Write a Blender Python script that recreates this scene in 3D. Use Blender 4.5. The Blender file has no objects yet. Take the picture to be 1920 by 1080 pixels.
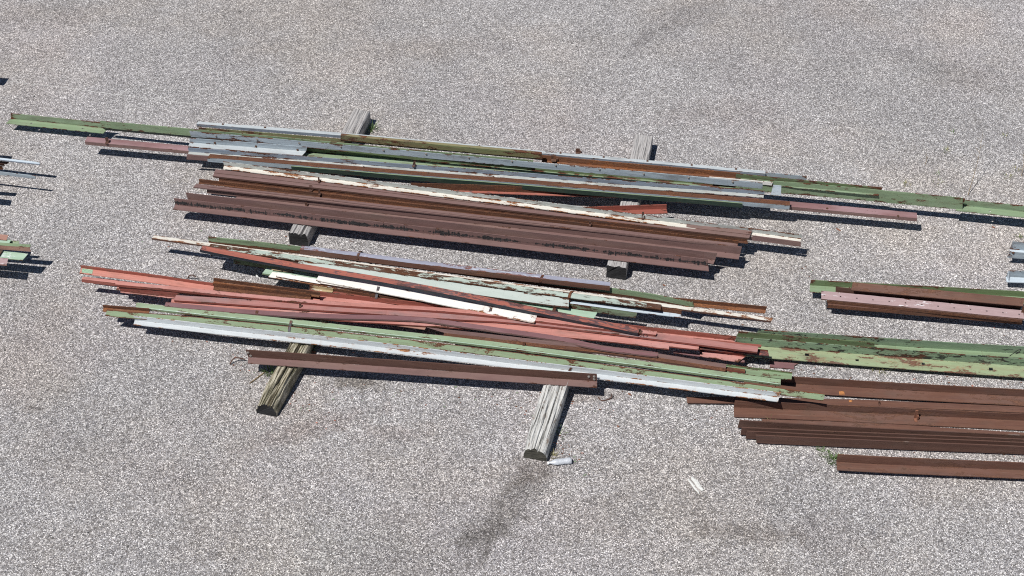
import bpy, bmesh, math, random
from mathutils import Vector, Matrix, noise
R = math.radians
rnd = random.Random(7)
SC = bpy.context.scene
COL = SC.collection
# ------------------------------------------------------------------ camera
TH = R(41.0); FPX = 2910.0; DIST = FPX / 193.0
CAMP = Vector((0, -DIST * math.cos(TH), DIST * math.sin(TH)))
cd = bpy.data.cameras.new('camera'); cam = bpy.data.objects.new('camera', cd); COL.objects.link(cam)
cam.location = CAMP; cam.rotation_euler = (R(90) - TH, 0, 0)
cd.sensor_width = 36; cd.lens = 36 * FPX / 1920; cd.clip_start = .1; cd.clip_end = 2000
SC.camera = cam
# ------------------------------------------------------------------ light
SUNV = Vector((-.45, -.36, 1)).normalized()          # towards the sun
w = bpy.data.worlds.new('World'); SC.world = w; w.use_nodes = True
nt = w.node_tree; nt.nodes.clear()
sky = nt.nodes.new('ShaderNodeTexSky'); sky.sky_type = 'NISHITA'; sky.sun_disc = False; sky.dust_density = .15; sky.air_density = .8; sky.altitude = 300
sky.sun_elevation = math.asin(SUNV.z); sky.sun_rotation = math.atan2(SUNV.x, SUNV.y)
bg = nt.nodes.new('ShaderNodeBackground'); bg.inputs[1].default_value = .05
wo = nt.nodes.new('ShaderNodeOutputWorld')
nt.links.new(sky.outputs[0], bg.inputs[0]); nt.links.new(bg.outputs[0], wo.inputs[0])
sd = bpy.data.lights.new('sun', 'SUN'); sd.energy = 5.0; sd.angle = R(.5); sd.color = (1, .975, .94)
so = bpy.data.objects.new('sun', sd); COL.objects.link(so)
so.rotation_euler = SUNV.to_track_quat('Z', 'Y').to_euler(); so.location = SUNV * 30
SC.view_settings.view_transform = 'Standard'; SC.view_settings.look = 'None'
SC.view_settings.exposure = 0.0; SC.view_settings.gamma = 1
SC.render.engine = 'CYCLES'
SC.cycles.use_denoising = False
SC.cycles.max_bounces = 5; SC.cycles.diffuse_bounces = 3
SC.cycles.filter_width = 1.1 if hasattr(SC.cycles, 'filter_width') else 1.5

def P(px, py, z=0.0):
    """ground-parallel plane at height z seen at a place of the photograph"""
    d = Vector(((px - 960) / FPX, -(py - 540) / FPX, -1))
    c, s = math.cos(TH), math.sin(TH)
    # camera axes: right=(1,0,0) up=(0,s,c) back=(0,-c,s)
    v = Vector((d.x, d.y * s + (-d.z) * c, d.y * c - (-d.z) * s))
    t = (z - CAMP.z) / v.z
    return CAMP + v * t
def scale_at(px, py, z):
    p = P(px, py, z); f = Vector((0, math.cos(TH), -math.sin(TH)))
    depth = (p - CAMP).dot(f); d = (p - CAMP)
    al = math.atan2(-d.z, math.hypot(d.x, d.y))
    s = FPX / depth
    return s * math.cos(al), s * math.sin(al) / 1.0, s      # px per metre: vertical, towards camera, sideways

# ------------------------------------------------------------------ materials
class NG:
    def __init__(self, name):
        self.m = bpy.data.materials.new(name); self.m.use_nodes = True
        self.t = self.m.node_tree; self.t.nodes.clear()
        self.out = self.n('ShaderNodeOutputMaterial'); self.b = self.n('ShaderNodeBsdfPrincipled')
        self.t.links.new(self.b.outputs[0], self.out.inputs[0])
    def n(self, k, **kw):
        x = self.t.nodes.new(k)
        for a, v in kw.items(): setattr(x, a, v)
        return x
    def put(self, sock, v):
        if v is None: return
        if isinstance(v, bpy.types.NodeSocket): self.t.links.new(v, sock)
        else:
            if isinstance(v, (tuple, list)) and len(v) == 3 and sock.type == 'RGBA': v = (*v, 1)
            sock.default_value = v
    def math(self, op, a, b=None, c=None, clamp=False):
        x = self.n('ShaderNodeMath', operation=op, use_clamp=clamp)
        for i, v in enumerate((a, b, c)):
            if v is not None: self.put(x.inputs[i], v)
        return x.outputs[0]
    def vm(self, op, a, b=None):
        x = self.n('ShaderNodeVectorMath', operation=op); self.put(x.inputs[0], a)
        if b is not None: self.put(x.inputs[1], b)
        return x.outputs['Value'] if op in ('LENGTH', 'DOT_PRODUCT') else x.outputs[0]
    def noise(self, vec, scale, detail=4, rough=.55, dist=0):
        x = self.n('ShaderNodeTexNoise'); self.put(x.inputs['Vector'], vec)
        for k, v in (('Scale', scale), ('Detail', detail), ('Roughness', rough), ('Distortion', dist)): x.inputs[k].default_value = v
        return x.outputs['Fac']
    def voro(self, vec, scale, feature='F1', rand=1.0):
        x = self.n('ShaderNodeTexVoronoi', feature=feature); self.put(x.inputs['Vector'], vec)
        x.inputs['Scale'].default_value = scale; x.inputs['Randomness'].default_value = rand
        return x
    def step(self, v, lo, hi):
        x = self.n('ShaderNodeMapRange', interpolation_type='SMOOTHSTEP'); self.put(x.inputs[0], v)
        self.put(x.inputs[1], lo); self.put(x.inputs[2], hi); return x.outputs[0]
    def lin(self, v, lo, hi, a, b):
        x = self.n('ShaderNodeMapRange'); self.put(x.inputs[0], v)
        for i, q in enumerate((lo, hi, a, b)): x.inputs[i + 1].default_value = q
        return x.outputs[0]
    def mix(self, f, a, b, mode='MIX'):
        x = self.n('ShaderNodeMix', data_type='RGBA', blend_type=mode)
        self.put(x.inputs[0], f); self.put(x.inputs[6], a); self.put(x.inputs[7], b); return x.outputs[2]
    def ramp(self, v, stops):
        x = self.n('ShaderNodeValToRGB'); self.put(x.inputs[0], v); e = x.color_ramp.elements
        while len(e) < len(stops): e.new(.5)
        for q, (p, c) in zip(e, stops): q.position = p; q.color = (*c, 1)
        return x.outputs[0]
    def bump(self, h, strength, dist, nrm=None):
        x = self.n('ShaderNodeBump'); x.inputs['Strength'].default_value = strength; x.inputs['Distance'].default_value = dist
        self.put(x.inputs['Height'], h)
        if nrm is not None: self.put(x.inputs['Normal'], nrm)
        return x.outputs[0]
    def uv(self, name='UVMap'):
        x = self.n('ShaderNodeUVMap', uv_map=name); return x.outputs[0]

RUSTA = (.13, .048, .022); RUSTB = (.055, .02, .012); RUSTO = (.30, .10, .03)
def paint(name, base, base2=None, rust=.2, edge=.25, flake=None, fl=.0, dirt=.35, rough=.6, ra=RUSTA, rb=RUSTB, ro=.25, tar=False, streak=.5, metal=0.0, fade=None, chalk_=.2):
    g = NG(name); base2 = base2 or tuple(c * .82 for c in base)
    uv = g.uv(); ob = g.n('ShaderNodeObjectInfo').outputs['Random']
    off = g.n('ShaderNodeCombineXYZ'); g.put(off.inputs[0], g.math('MULTIPLY', ob, 37.0)); g.put(off.inputs[2], g.math('MULTIPLY', ob, 11.0))
    vec = g.vm('ADD', uv, off.outputs[0])
    def sc(a, b): return g.vm('MULTIPLY', vec, (a, b, 1))
    uv2 = g.n('ShaderNodeSeparateXYZ'); g.put(uv2.inputs[0], g.uv('Across'))
    uv3 = g.n('ShaderNodeSeparateXYZ'); g.put(uv3.inputs[0], g.uv('Ends'))
    e = g.math('ABSOLUTE', g.math('SUBTRACT', g.math('MULTIPLY', uv2.outputs[0], 2.0), 1.0))
    e = g.math('POWER', e, 5.0)
    endd = g.math('MINIMUM', uv3.outputs[0], uv3.outputs[1])
    en = g.step(endd, .10, .0)
    big = g.noise(sc(1.1, 3), 1.0, 5, .6)
    med = g.noise(sc(7, 22), 1.0, 6, .65)
    fine = g.noise(sc(60, 130), 1.0, 3, .7)
    long = g.noise(sc(.8, 42), 1.0, 4, .6)
    col = g.mix(g.step(long, .35, .65), base, base2)
    col = g.mix(g.math('MULTIPLY', g.step(med, .40, .75), .35), col, tuple(min(1, c * 1.22 + .02) for c in base))
    if fade is not None: col = g.mix(g.math('MULTIPLY', g.step(big, .45, .62), .85), col, fade)
    if flake is not None:
        fn = g.noise(sc(9, 26), 1.0, 8, .7, .6)
        fn = g.math('ADD', fn, g.math('MULTIPLY', g.math('SUBTRACT', big, .5), .6))
        fm = g.step(fn, .70 - fl * .4, .72 - fl * .4); col = g.mix(fm, col, flake)
    # rust
    s = g.math('ADD', med, g.math('MULTIPLY', g.math('SUBTRACT', big, .5), .9))
    s = g.math('ADD', s, g.math('MULTIPLY', g.math('MULTIPLY', e, edge), g.step(med, .3, .7)))
    s = g.math('ADD', s, g.math('MULTIPLY', en, .10))
    s = g.math('ADD', s, g.math('MULTIPLY', g.math('SUBTRACT', fine, .5), .35))
    t = .86 - rust * .62
    rm = g.step(s, t - .025, t + .03)
    halo = g.math('MULTIPLY', g.step(s, t - .15, t + .02), .45)
    rcol = g.mix(g.step(fine, .38, .62), ra, rb)
    rcol = g.mix(g.math('MULTIPLY', g.step(long, .55, .68), ro), rcol, RUSTO)
    col = g.mix(halo, col, g.mix(.5, col, ra))
    col = g.mix(rm, col, rcol)
    # dirt specks and washed-down grime
    dn = g.noise(sc(3, 9), 1.0, 7, .7)
    dm = g.math('MULTIPLY', g.step(dn, .48, .72), dirt)
    col = g.mix(dm, col, (.085, .07, .055))
    run = g.math('MULTIPLY', g.step(g.noise(sc(26, 1.2), 1.0, 4, .7), .58, .72), .30)
    col = g.mix(run, col, g.mix(.6, col, ra))
    chalk = g.math('MULTIPLY', g.step(g.noise(sc(2.2, 5), 1.0, 6, .65), .5, .75), chalk_)
    col = g.mix(chalk, col, g.mix(.5, col, (.5, .47, .44)))
    scr = g.math('MULTIPLY', g.step(g.noise(sc(3, 190), 1.0, 3, .6), .66, .72), .30)
    col = g.mix(scr, col, g.mix(.55, col, (.55, .5, .46)))
    sp = g.step(g.noise(sc(90, 90), 1.0, 1, .5), .74, .78)
    col = g.mix(g.math('MULTIPLY', sp, .7), col, (.05, .03, .02))
    if tar:
        uvs = g.n('ShaderNodeSeparateXYZ'); g.put(uvs.inputs[0], uv)
        band = g.math('SUBTRACT', 1.0, g.math('MULTIPLY', g.math('ABSOLUTE', g.math('SUBTRACT', uvs.outputs[1], .052)), 15.0))
        drip = g.noise(sc(60, 2), 1.0, 3, .6)
        tn = g.noise(sc(7, 14), 1.0, 7, .75); tb = g.noise(sc(1.6, 1), 1.0, 3, .6)
        tm = g.math('ADD', g.math('MULTIPLY', band, .34), g.math('ADD', g.math('MULTIPLY', tn, .7), g.math('ADD', g.math('MULTIPLY', drip, .42), g.math('MULTIPLY', tb, .3))))
        tm = g.math('SUBTRACT', tm, .17)
        tmask = g.step(tm, .80, .83)
        col = g.mix(tmask, col, g.mix(g.step(fine, .4, .6), (.012, .012, .013), (.05, .05, .052)))
    g.put(g.b.inputs['Base Color'], col)
    rr = g.math('ADD', g.math('MULTIPLY', rm, .28), rough); rr = g.math('MINIMUM', rr, .95)
    g.put(g.b.inputs['Roughness'], rr); g.b.inputs['Specular IOR Level'].default_value = .35
    if metal: g.put(g.b.inputs['Metallic'], g.math('MULTIPLY', g.math('SUBTRACT', 1.0, rm), metal))
    h = g.math('ADD', g.math('MULTIPLY', rm, -.6), g.math('MULTIPLY', fine, .5))
    h = g.math('ADD', h, g.math('MULTIPLY', big, 2.0))
    g.put(g.b.inputs['Normal'], g.bump(h, .8, .004))
    return g.m

M = {}
def mk(k, *a, **kw): M[k] = paint(k, *a, **kw)
mk('green', (.215, .295, .18), (.19, .258, .15), rust=.26, edge=.22)
mk('green_rusty', (.235, .31, .205), (.20, .26, .16), rust=.42, edge=.3, dirt=.5)
mk('olive', (.12, .17, .08), (.15, .2, .1), rust=.38, edge=.2, dirt=.6)
mk('green_mild', (.21, .285, .17), (.19, .25, .145), rust=.33, edge=.22, dirt=.3)
mk('olive_rust', (.17, .20, .09), (.19, .15, .08), rust=.44, edge=.1, dirt=.5, flake=(.24, .36, .17), fl=.15)
mk('green_shaded', (.024, .045, .033), (.018, .036, .028), rust=.1, dirt=.3, chalk_=.05)  # green with the shade of turned-away faces put into the colour
mk('green_pale', (.36, .48, .37), (.30, .42, .31), rust=.12, edge=.15, flake=(.55, .62, .60), fl=.28, dirt=.15)
mk('green_tar', (.21, .29, .19), (.175, .25, .16), rust=.32, edge=.25, flake=(.02, .024, .022), fl=.38, dirt=.5)
mk('green_worn', (.28, .35, .205), (.28, .30, .18), rust=.37, edge=.2, dirt=.3, ra=(.19, .10, .065), rb=(.12, .055, .035), flake=(.31, .24, .14), fl=.24, streak=1)
mk('galv', (.36, .42, .46), (.28, .33, .37), rust=.22, edge=.3, dirt=.5, rough=.5)
mk('galv_light', (.46, .49, .50), (.39, .43, .45), rust=.2, edge=.25, dirt=.35, rough=.5)
mk('bluegray', (.19, .23, .29), (.24, .28, .33), rust=.3, edge=.3, dirt=.5, flake=(.35, .38, .42), fl=.2)
mk('blue_pale', (.50, .57, .62), (.45, .52, .58), rust=.12, edge=.2, dirt=.15)
mk('graywhite', (.52, .55, .56), (.47, .50, .52), rust=.18, edge=.25, dirt=.15, ra=(.38, .19, .08), rb=(.2, .08, .04))
mk('white', (.79, .77, .73), (.74, .72, .68), rust=.16, edge=.35, dirt=.12, ra=(.35, .15, .06), rb=(.14, .05, .025))
mk('white_rust', (.66, .64, .58), (.6, .57, .5), rust=.36, edge=.35, dirt=.15, ra=(.34, .14, .05), rb=(.13, .05, .025), ro=.7)
mk('white_gray', (.42, .44, .42), (.36, .38, .36), rust=.3, edge=.35, dirt=.4, flake=(.6, .6, .57), fl=.3)
mk('peel', (.42, .50, .44), (.38, .45, .40), rust=.55, edge=.3, dirt=.15, flake=(.60, .62, .52), fl=.35, rb=(.05, .022, .012), ra=(.10, .04, .02))
mk('pale', (.47, .52, .48), (.44, .50, .46), rust=.24, edge=.35, dirt=.08, rb=(.06, .025, .012))
mk('mauve', (.18, .108, .10), (.165, .098, .09), rust=.12, edge=.15, dirt=.3, fade=(.20, .127, .112), chalk_=.05)
mk('mauve_tar', (.18, .108, .10), (.165, .098, .09), rust=.12, edge=.15, dirt=.3, tar=True, chalk_=.05)
mk('pinkbrown', (.23, .125, .125), (.21, .115, .115), rust=.12, edge=.2, dirt=.25, fade=(.33, .21, .22))
mk('pinkwhite', (.40, .29, .29), (.36, .255, .255), rust=.16, edge=.25, dirt=.15, flake=(.70, .66, .68), fl=.22)
mk('lavender', (.30, .31, .38), (.27, .27, .33), rust=.34, edge=.35, dirt=.2, flake=(.45, .48, .55), fl=.3, ra=(.22, .10, .085), rb=(.13, .055, .04))
mk('brown', (.14, .066, .044), (.108, .05, .036), rust=.34, edge=.2, dirt=.35, fade=(.15, .082, .064), ra=(.18, .088, .055), rb=(.105, .052, .036), rough=.75, ro=.15, chalk_=.05)
mk('brown_rust', (.12, .05, .028), (.085, .036, .022), rust=.6, edge=.1, dirt=.3, rough=.8, ra=(.17, .072, .035), rb=(.075, .03, .018), ro=.35, chalk_=.05)
mk('brown_dark', (.105, .052, .038), (.085, .042, .032), rust=.3, edge=.1, dirt=.2, rough=.8, ra=(.12, .062, .042), rb=(.075, .038, .027), chalk_=.05)
mk('rust_orange', (.20, .085, .042), (.14, .06, .032), rust=.5, edge=.1, dirt=.3, rough=.85, ra=(.32, .13, .05), rb=(.12, .045, .022), ro=.6, chalk_=.05)
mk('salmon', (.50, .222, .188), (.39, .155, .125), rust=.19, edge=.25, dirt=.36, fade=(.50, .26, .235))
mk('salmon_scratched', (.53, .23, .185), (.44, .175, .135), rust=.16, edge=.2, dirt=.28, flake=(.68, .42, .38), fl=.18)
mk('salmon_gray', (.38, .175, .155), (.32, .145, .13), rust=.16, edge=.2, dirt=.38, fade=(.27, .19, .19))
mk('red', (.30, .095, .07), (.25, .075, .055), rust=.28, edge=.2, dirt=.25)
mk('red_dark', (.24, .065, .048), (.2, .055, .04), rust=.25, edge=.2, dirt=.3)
mk('red_blotched', (.36, .12, .085), (.30, .10, .075), rust=.28, edge=.15, dirt=.2, flake=(.13, .07, .07), fl=.42, ra=(.12, .05, .045), rb=(.08, .04, .04))
mk('blueblack_shade', (.018, .022, .03), (.02, .025, .035), rust=.12, dirt=.2, chalk_=.05)  # dark colour for the shade band below the crossing red bar
mk('mauve_purple', (.19, .095, .10), (.17, .085, .09), rust=.14, edge=.3, dirt=.25, fade=(.23, .125, .13))
mk('tan_red', (.36, .2, .155), (.33, .18, .14), rust=.15, edge=.2, dirt=.2)
mk('strap_steel', (.10, .10, .11), (.08, .08, .09), rust=.25, dirt=.2, rough=.5)
mk('strap_rust', (.11, .055, .04), (.08, .04, .03), rust=.5, dirt=.2, rough=.7)
mk('yellow_rust', (.42, .34, .20), (.36, .27, .15), rust=.4, edge=.2, dirt=.1, flake=(.7, .66, .58), fl=.3)

# gravel ground
def ground_material():
    g = NG('exposed_aggregate')
    geo = g.n('ShaderNodeNewGeometry').outputs['Position']
    wob = g.n('ShaderNodeTexNoise'); g.put(wob.inputs['Vector'], geo); wob.inputs['Scale'].default_value = 45; wob.inputs['Detail'].default_value = 1
    pv = g.vm('ADD', geo, g.vm('MULTIPLY', g.vm('SUBTRACT', wob.outputs['Color'], (.5, .5, .5)), (.012, .012, 0)))
    flat = g.vm('MULTIPLY', pv, (1, 1, 0))
    v1 = g.voro(flat, 140); v2 = g.voro(g.vm('ADD', flat, (3.3, 1.7, 0)), 82)
    r1 = g.n('ShaderNodeSeparateColor'); g.put(r1.inputs[0], v1.outputs['Color'])
    r2 = g.n('ShaderNodeSeparateColor'); g.put(r2.inputs[0], v2.outputs['Color'])
    c1 = g.ramp(r1.outputs[0], [(0, (.04, .038, .038)), (.25, (.10, .096, .096)), (.5, (.24, .23, .232)), (.75, (.45, .43, .432)), (.92, (.72, .70, .69)), (1, (.86, .84, .82))])
    c2 = g.ramp(r2.outputs[0], [(0, (.11, .105, .10)), (.4, (.24, .23, .225)), (.75, (.42, .41, .40)), (1, (.74, .72, .70))])
    sel = g.math('ADD', r2.outputs[1], g.math('MULTIPLY', g.math('SUBTRACT', g.noise(flat, 2.3, 4, .6), .5), 1.1))
    col = g.mix(g.step(sel, .52, .58), c1, c2)
    v3 = g.voro(g.vm('ADD', flat, (7.1, 2.9, 0)), 44); r3 = g.n('ShaderNodeSeparateColor'); g.put(r3.inputs[0], v3.outputs['Color'])
    big3 = g.math('MULTIPLY', g.step(r3.outputs[1], .90, .91), g.step(v3.outputs['Distance'], .42, .34))
    col = g.mix(g.math('MULTIPLY', big3, .85), col, g.mix(r3.outputs[0], (.17, .16, .16), (.6, .58, .56)))
    # warm / cool stones
    col = g.mix(g.math('MULTIPLY', g.step(r1.outputs[1], .55, 1.0), .35), col, g.mix(.5, col, (.34, .26, .20)))
    col = g.mix(g.math('MULTIPLY', g.step(r1.outputs[2], .6, 1.0), .4), col, g.mix(.5, col, (.16, .19, .26)))
    gap = g.step(v1.outputs['Distance'], .62, .36)
    col = g.mix(g.math('MULTIPLY', g.math('SUBTRACT', 1.0, gap), .62), col, (.07, .066, .064))
    # broad tone changes of the pavement
    n1 = g.noise(flat, .33, 5, .55); n2 = g.noise(flat, 1.7, 6, .62); n3 = g.noise(flat, 9, 4, .6)
    k = g.math('ADD', g.math('MULTIPLY', g.math('SUBTRACT', n1, .5), .75), g.math('ADD', g.math('MULTIPLY', g.math('SUBTRACT', n2, .5), .55), g.math('MULTIPLY', g.math('SUBTRACT', n3, .5), .5)))
    k = g.math('ADD', k, 1.49)
    sepp = g.n('ShaderNodeSeparateXYZ'); g.put(sepp.inputs[0], geo)
    kk = g.n('ShaderNodeCombineXYZ')
    for i in range(3): g.put(kk.inputs[i], k)
    col = g.mix(1.0, col, kk.outputs[0], 'MULTIPLY')
    col = g.mix(1.0, col, (.994, .992, .998), 'MULTIPLY')
    warm = g.step(g.noise(g.vm('ADD', flat, (9, 4, 0)), .5, 5, .6), .42, .68)
    col = g.mix(g.math('MULTIPLY', warm, .5), col, g.mix(1.0, col, (1.06, .98, .88), 'MULTIPLY'))
    pk = g.step(g.noise(g.vm('ADD', flat, (29, 14, 0)), .4, 4, .6), .45, .7)
    col = g.mix(g.math('MULTIPLY', pk, .25), col, g.mix(1.0, col, (1.05, .97, 1.0), 'MULTIPLY'))
    # stains with their own shape: centre px, radius along / across in m, angle, colour, strength
    ST = [((955, 955), .75, .20, 58, (.52, .51, .49), .6), ((905, 1005), .35, .2, 40, (.42, .41, .38), .5), ((985, 900), .35, .17, 62, (.5, .47, .44), .35),
          ((600, 800), .75, .14, 20, (.66, .58, .55), .45), ((1005, 885), .34, .18, 20, (.62, .57, .53), .4), ((672, 718), .3, .13, 0, (.34, .30, .24), .65),
          ((740, 812), .4, .12, 5, (.68, .60, .57), .4), ((1400, 1000), .5, .14, -5, (.58, .54, .50), .55), ((1545, 1000), .5, .3, 0, (.72, .68, .66), .45),
          ((1290, 30), 1.2, .26, 50, (.66, .65, .66), .5), ((1770, 135), .8, .28, -35, (.66, .65, .64), .45), ((480, 335), .8, .3, 0, (.84, .82, .70), .5),
          ((90, 25), 1.0, .32, 0, (.66, .64, .62), .5), ((1340, 210), .9, .3, 10, (.84, .79, .77), .5), ((1620, 790), .6, .3, 0, (.8, .8, .8), .3),
          ((60, 765), .10, .05, 0, (.45, .42, .4), .6), ((1210, 70), .6, .12, 55, (.58, .57, .57), .4), ((640, 1040), 1.0, .5, 0, (.82, .82, .77), .4),
          ((860, 90), 1.6, .4, 10, (.84, .82, .80), .45), ((1100, 980), .7, .3, 30, (.8, .78, .75), .4), ((300, 900), 1.2, .5, -20, (.88, .86, .86), .4), ((1090, 745), .4, .12, 5, (.66, .60, .54), .5)]
    sn = g.noise(flat, 6.0, 6, .7)
    for (pp, ra, rb, an, cc, st) in ST:
        c = P(*pp)
        mp = g.n('ShaderNodeMapping', vector_type='TEXTURE'); g.put(mp.inputs[0], flat)
        mp.inputs['Location'].default_value = (c.x, c.y, 0); mp.inputs['Rotation'].default_value = (0, 0, R(an)); mp.inputs['Scale'].default_value = (ra, rb, 1)
        d = g.math('SUBTRACT', g.vm('LENGTH', mp.outputs[0]), g.math('MULTIPLY', g.math('SUBTRACT', sn, .5), 3.2))
        mk_ = g.math('MULTIPLY', g.step(d, 1.25, .2), st)
        col = g.mix(mk_, col, g.mix(1.0, col, cc, 'MULTIPLY'))
    # cleaner, brighter patch of pavement on the right
    c = P(1800, 420)
    mp = g.n('ShaderNodeMapping', vector_type='TEXTURE'); g.put(mp.inputs[0], flat); mp.inputs['Location'].default_value = (c.x, c.y, 0); mp.inputs['Scale'].default_value = (2.6, 1.6, 1)
    d = g.math('SUBTRACT', g.vm('LENGTH', mp.outputs[0]), g.math('MULTIPLY', g.math('SUBTRACT', n2, .5), 1.2))
    col = g.mix(g.math('MULTIPLY', g.step(d, 1.2, .2), .5), col, g.mix(1.0, col, (1.22, 1.22, 1.2), 'MULTIPLY'))
    g.put(g.b.inputs['Base Color'], col); g.b.inputs['Roughness'].default_value = .88; g.b.inputs['Specular IOR Level'].default_value = .25
    h = g.math('SUBTRACT', 1.0, v1.outputs['Distance'])
    h = g.math('ADD', g.math('MULTIPLY', h, .8), g.math('MULTIPLY', r1.outputs[2], .5))
    g.put(g.b.inputs['Normal'], g.bump(h, .75, .006))
    return g.m
GM = ground_material()

def wood_material(name, light, dark, moss=None, stain=None):
    g = NG(name); uv = g.uv()
    ob = g.n('ShaderNodeObjectInfo').outputs['Random']
    off = g.n('ShaderNodeCombineXYZ'); g.put(off.inputs[0], g.math('MULTIPLY', ob, 17.0))
    vec = g.vm('ADD', uv, off.outputs[0])
    gr = g.noise(g.vm('MULTIPLY', vec, (5, 75, 1)), 1.0, 6, .65, .4)
    gr2 = g.noise(g.vm('MULTIPLY', vec, (2, 20, 1)), 1.0, 5, .6, .8)
    bl = g.noise(g.vm('MULTIPLY', vec, (5, 8, 1)), 1.0, 5, .6)
    col = g.mix(g.step(gr, .35, .60), dark, light)
    col = g.mix(g.math('MULTIPLY', g.step(gr2, .58, .66), .8), col, tuple(c * .35 for c in dark))
    col = g.mix(g.math('MULTIPLY', g.step(bl, .5, .7), .35), col, tuple(c * .6 for c in light))
    if moss:
        ms = g.noise(g.vm('MULTIPLY', vec, (4, 9, 1)), 1.0, 6, .7)
        col = g.mix(g.math('MULTIPLY', g.step(ms, .46, .6), .75), col, moss)
    if stain:
        sn = g.noise(g.vm('MULTIPLY', vec, (7, 7, 1)), 1.0, 5, .7)
        col = g.mix(g.math('MULTIPLY', g.step(sn, .56, .64), .7), col, stain)
    g.put(g.b.inputs['Base Color'], col); g.b.inputs['Roughness'].default_value = .9
    h = g.math('ADD', gr, g.math('MULTIPLY', gr2, 1.5))
    g.put(g.b.inputs['Normal'], g.bump(h, .9, .008))
    return g.m
WOOD = wood_material('weathered_wood', (.50, .485, .475), (.27, .25, .24))
WOODM = wood_material('mossy_wood', (.52, .48, .38), (.20, .17, .11), (.075, .07, .028))
WOODG = wood_material('bleached_wood', (.64, .64, .62), (.36, .345, .32), stain=(.16, .10, .06))
ENDW = wood_material('tarred_end_grain', (.016, .016, .018), (.009, .009, .010))
ENDG = wood_material('gray_end_grain', (.075, .07, .055), (.04, .038, .03))

def simple(name, c, rough=.7, metal=0., var=.25):
    g = NG(name); tc = g.n('ShaderNodeNewGeometry').outputs['Position']
    n = g.noise(tc, 60, 4, .6)
    col = g.mix(g.step(n, .35, .65), tuple(x * (1 - var) for x in c), tuple(min(1, x * (1 + var)) for x in c))
    g.put(g.b.inputs['Base Color'], col); g.b.inputs['Roughness'].default_value = rough; g.b.inputs['Metallic'].default_value = metal
    return g.m
BOLT = simple('bolt_steel', (.26, .24, .22), .5); BOLTR = simple('bolt_rust', (.10, .05, .03), .8)
GRASS = simple('grass_blade', (.10, .17, .045), .6); GRASSY = simple('grass_dry', (.32, .29, .13), .7); STEM = simple('dry_stem', (.22, .16, .09), .8)
WIRE = simple('rusty_wire', (.09, .042, .028), .8); SPL = simple('white_splinter', (.62, .62, .59), .7, 0, .1)
RUSTF = simple('rust_flake', (.20, .085, .05), .9); MARKW = simple('chalk_white', (.8, .8, .78), .8, 0, .08); TARM = simple('tar', (.02, .02, .02), .5)
GRIT = simple('loose_grit', (.38, .37, .36), .9, 0, .6)

# ------------------------------------------------------------------ helpers
def tag(o, label=None, cat=None, group=None, kind=None):
    if label: o['label'] = label
    if cat: o['category'] = cat
    if group: o['group'] = group
    if kind: o['kind'] = kind
    return o
def link(name, bm, mats, loc=(0, 0, 0), parent=None, smooth=False):
    me = bpy.data.meshes.new(name); bm.normal_update(); bm.to_mesh(me); bm.free()
    for m in mats: me.materials.append(m)
    if smooth:
        for p in me.polygons: p.use_smooth = True
    o = bpy.data.objects.new(name, me); COL.objects.link(o)
    o.location = loc
    if parent is not None:
        o.parent = parent; o.location = Vector(loc) - parent.location
    return o
def catmull(pts, n):
    if len(pts) == 2: return [pts[0].lerp(pts[1], i / n) for i in range(n + 1)]
    L = [0]
    for a, b in zip(pts, pts[1:]): L.append(L[-1] + (b - a).length)
    out = []
    ext = [pts[0] * 2 - pts[1]] + pts + [pts[-1] * 2 - pts[-2]]
    for i in range(n + 1):
        d = L[-1] * i / n; k = 0
        while k < len(pts) - 2 and d > L[k + 1]: k += 1
        t = (d - L[k]) / (L[k + 1] - L[k]); t = min(1, max(0, t))
        p0, p1, p2, p3 = ext[k:k + 4]
        out.append(.5 * ((2 * p1) + (p2 - p0) * t + (2 * p0 - 5 * p1 + 4 * p2 - p3) * t * t + (3 * p1 - p0 - 3 * p2 + p3) * t ** 3))
    return out
STEEL = {}
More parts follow.
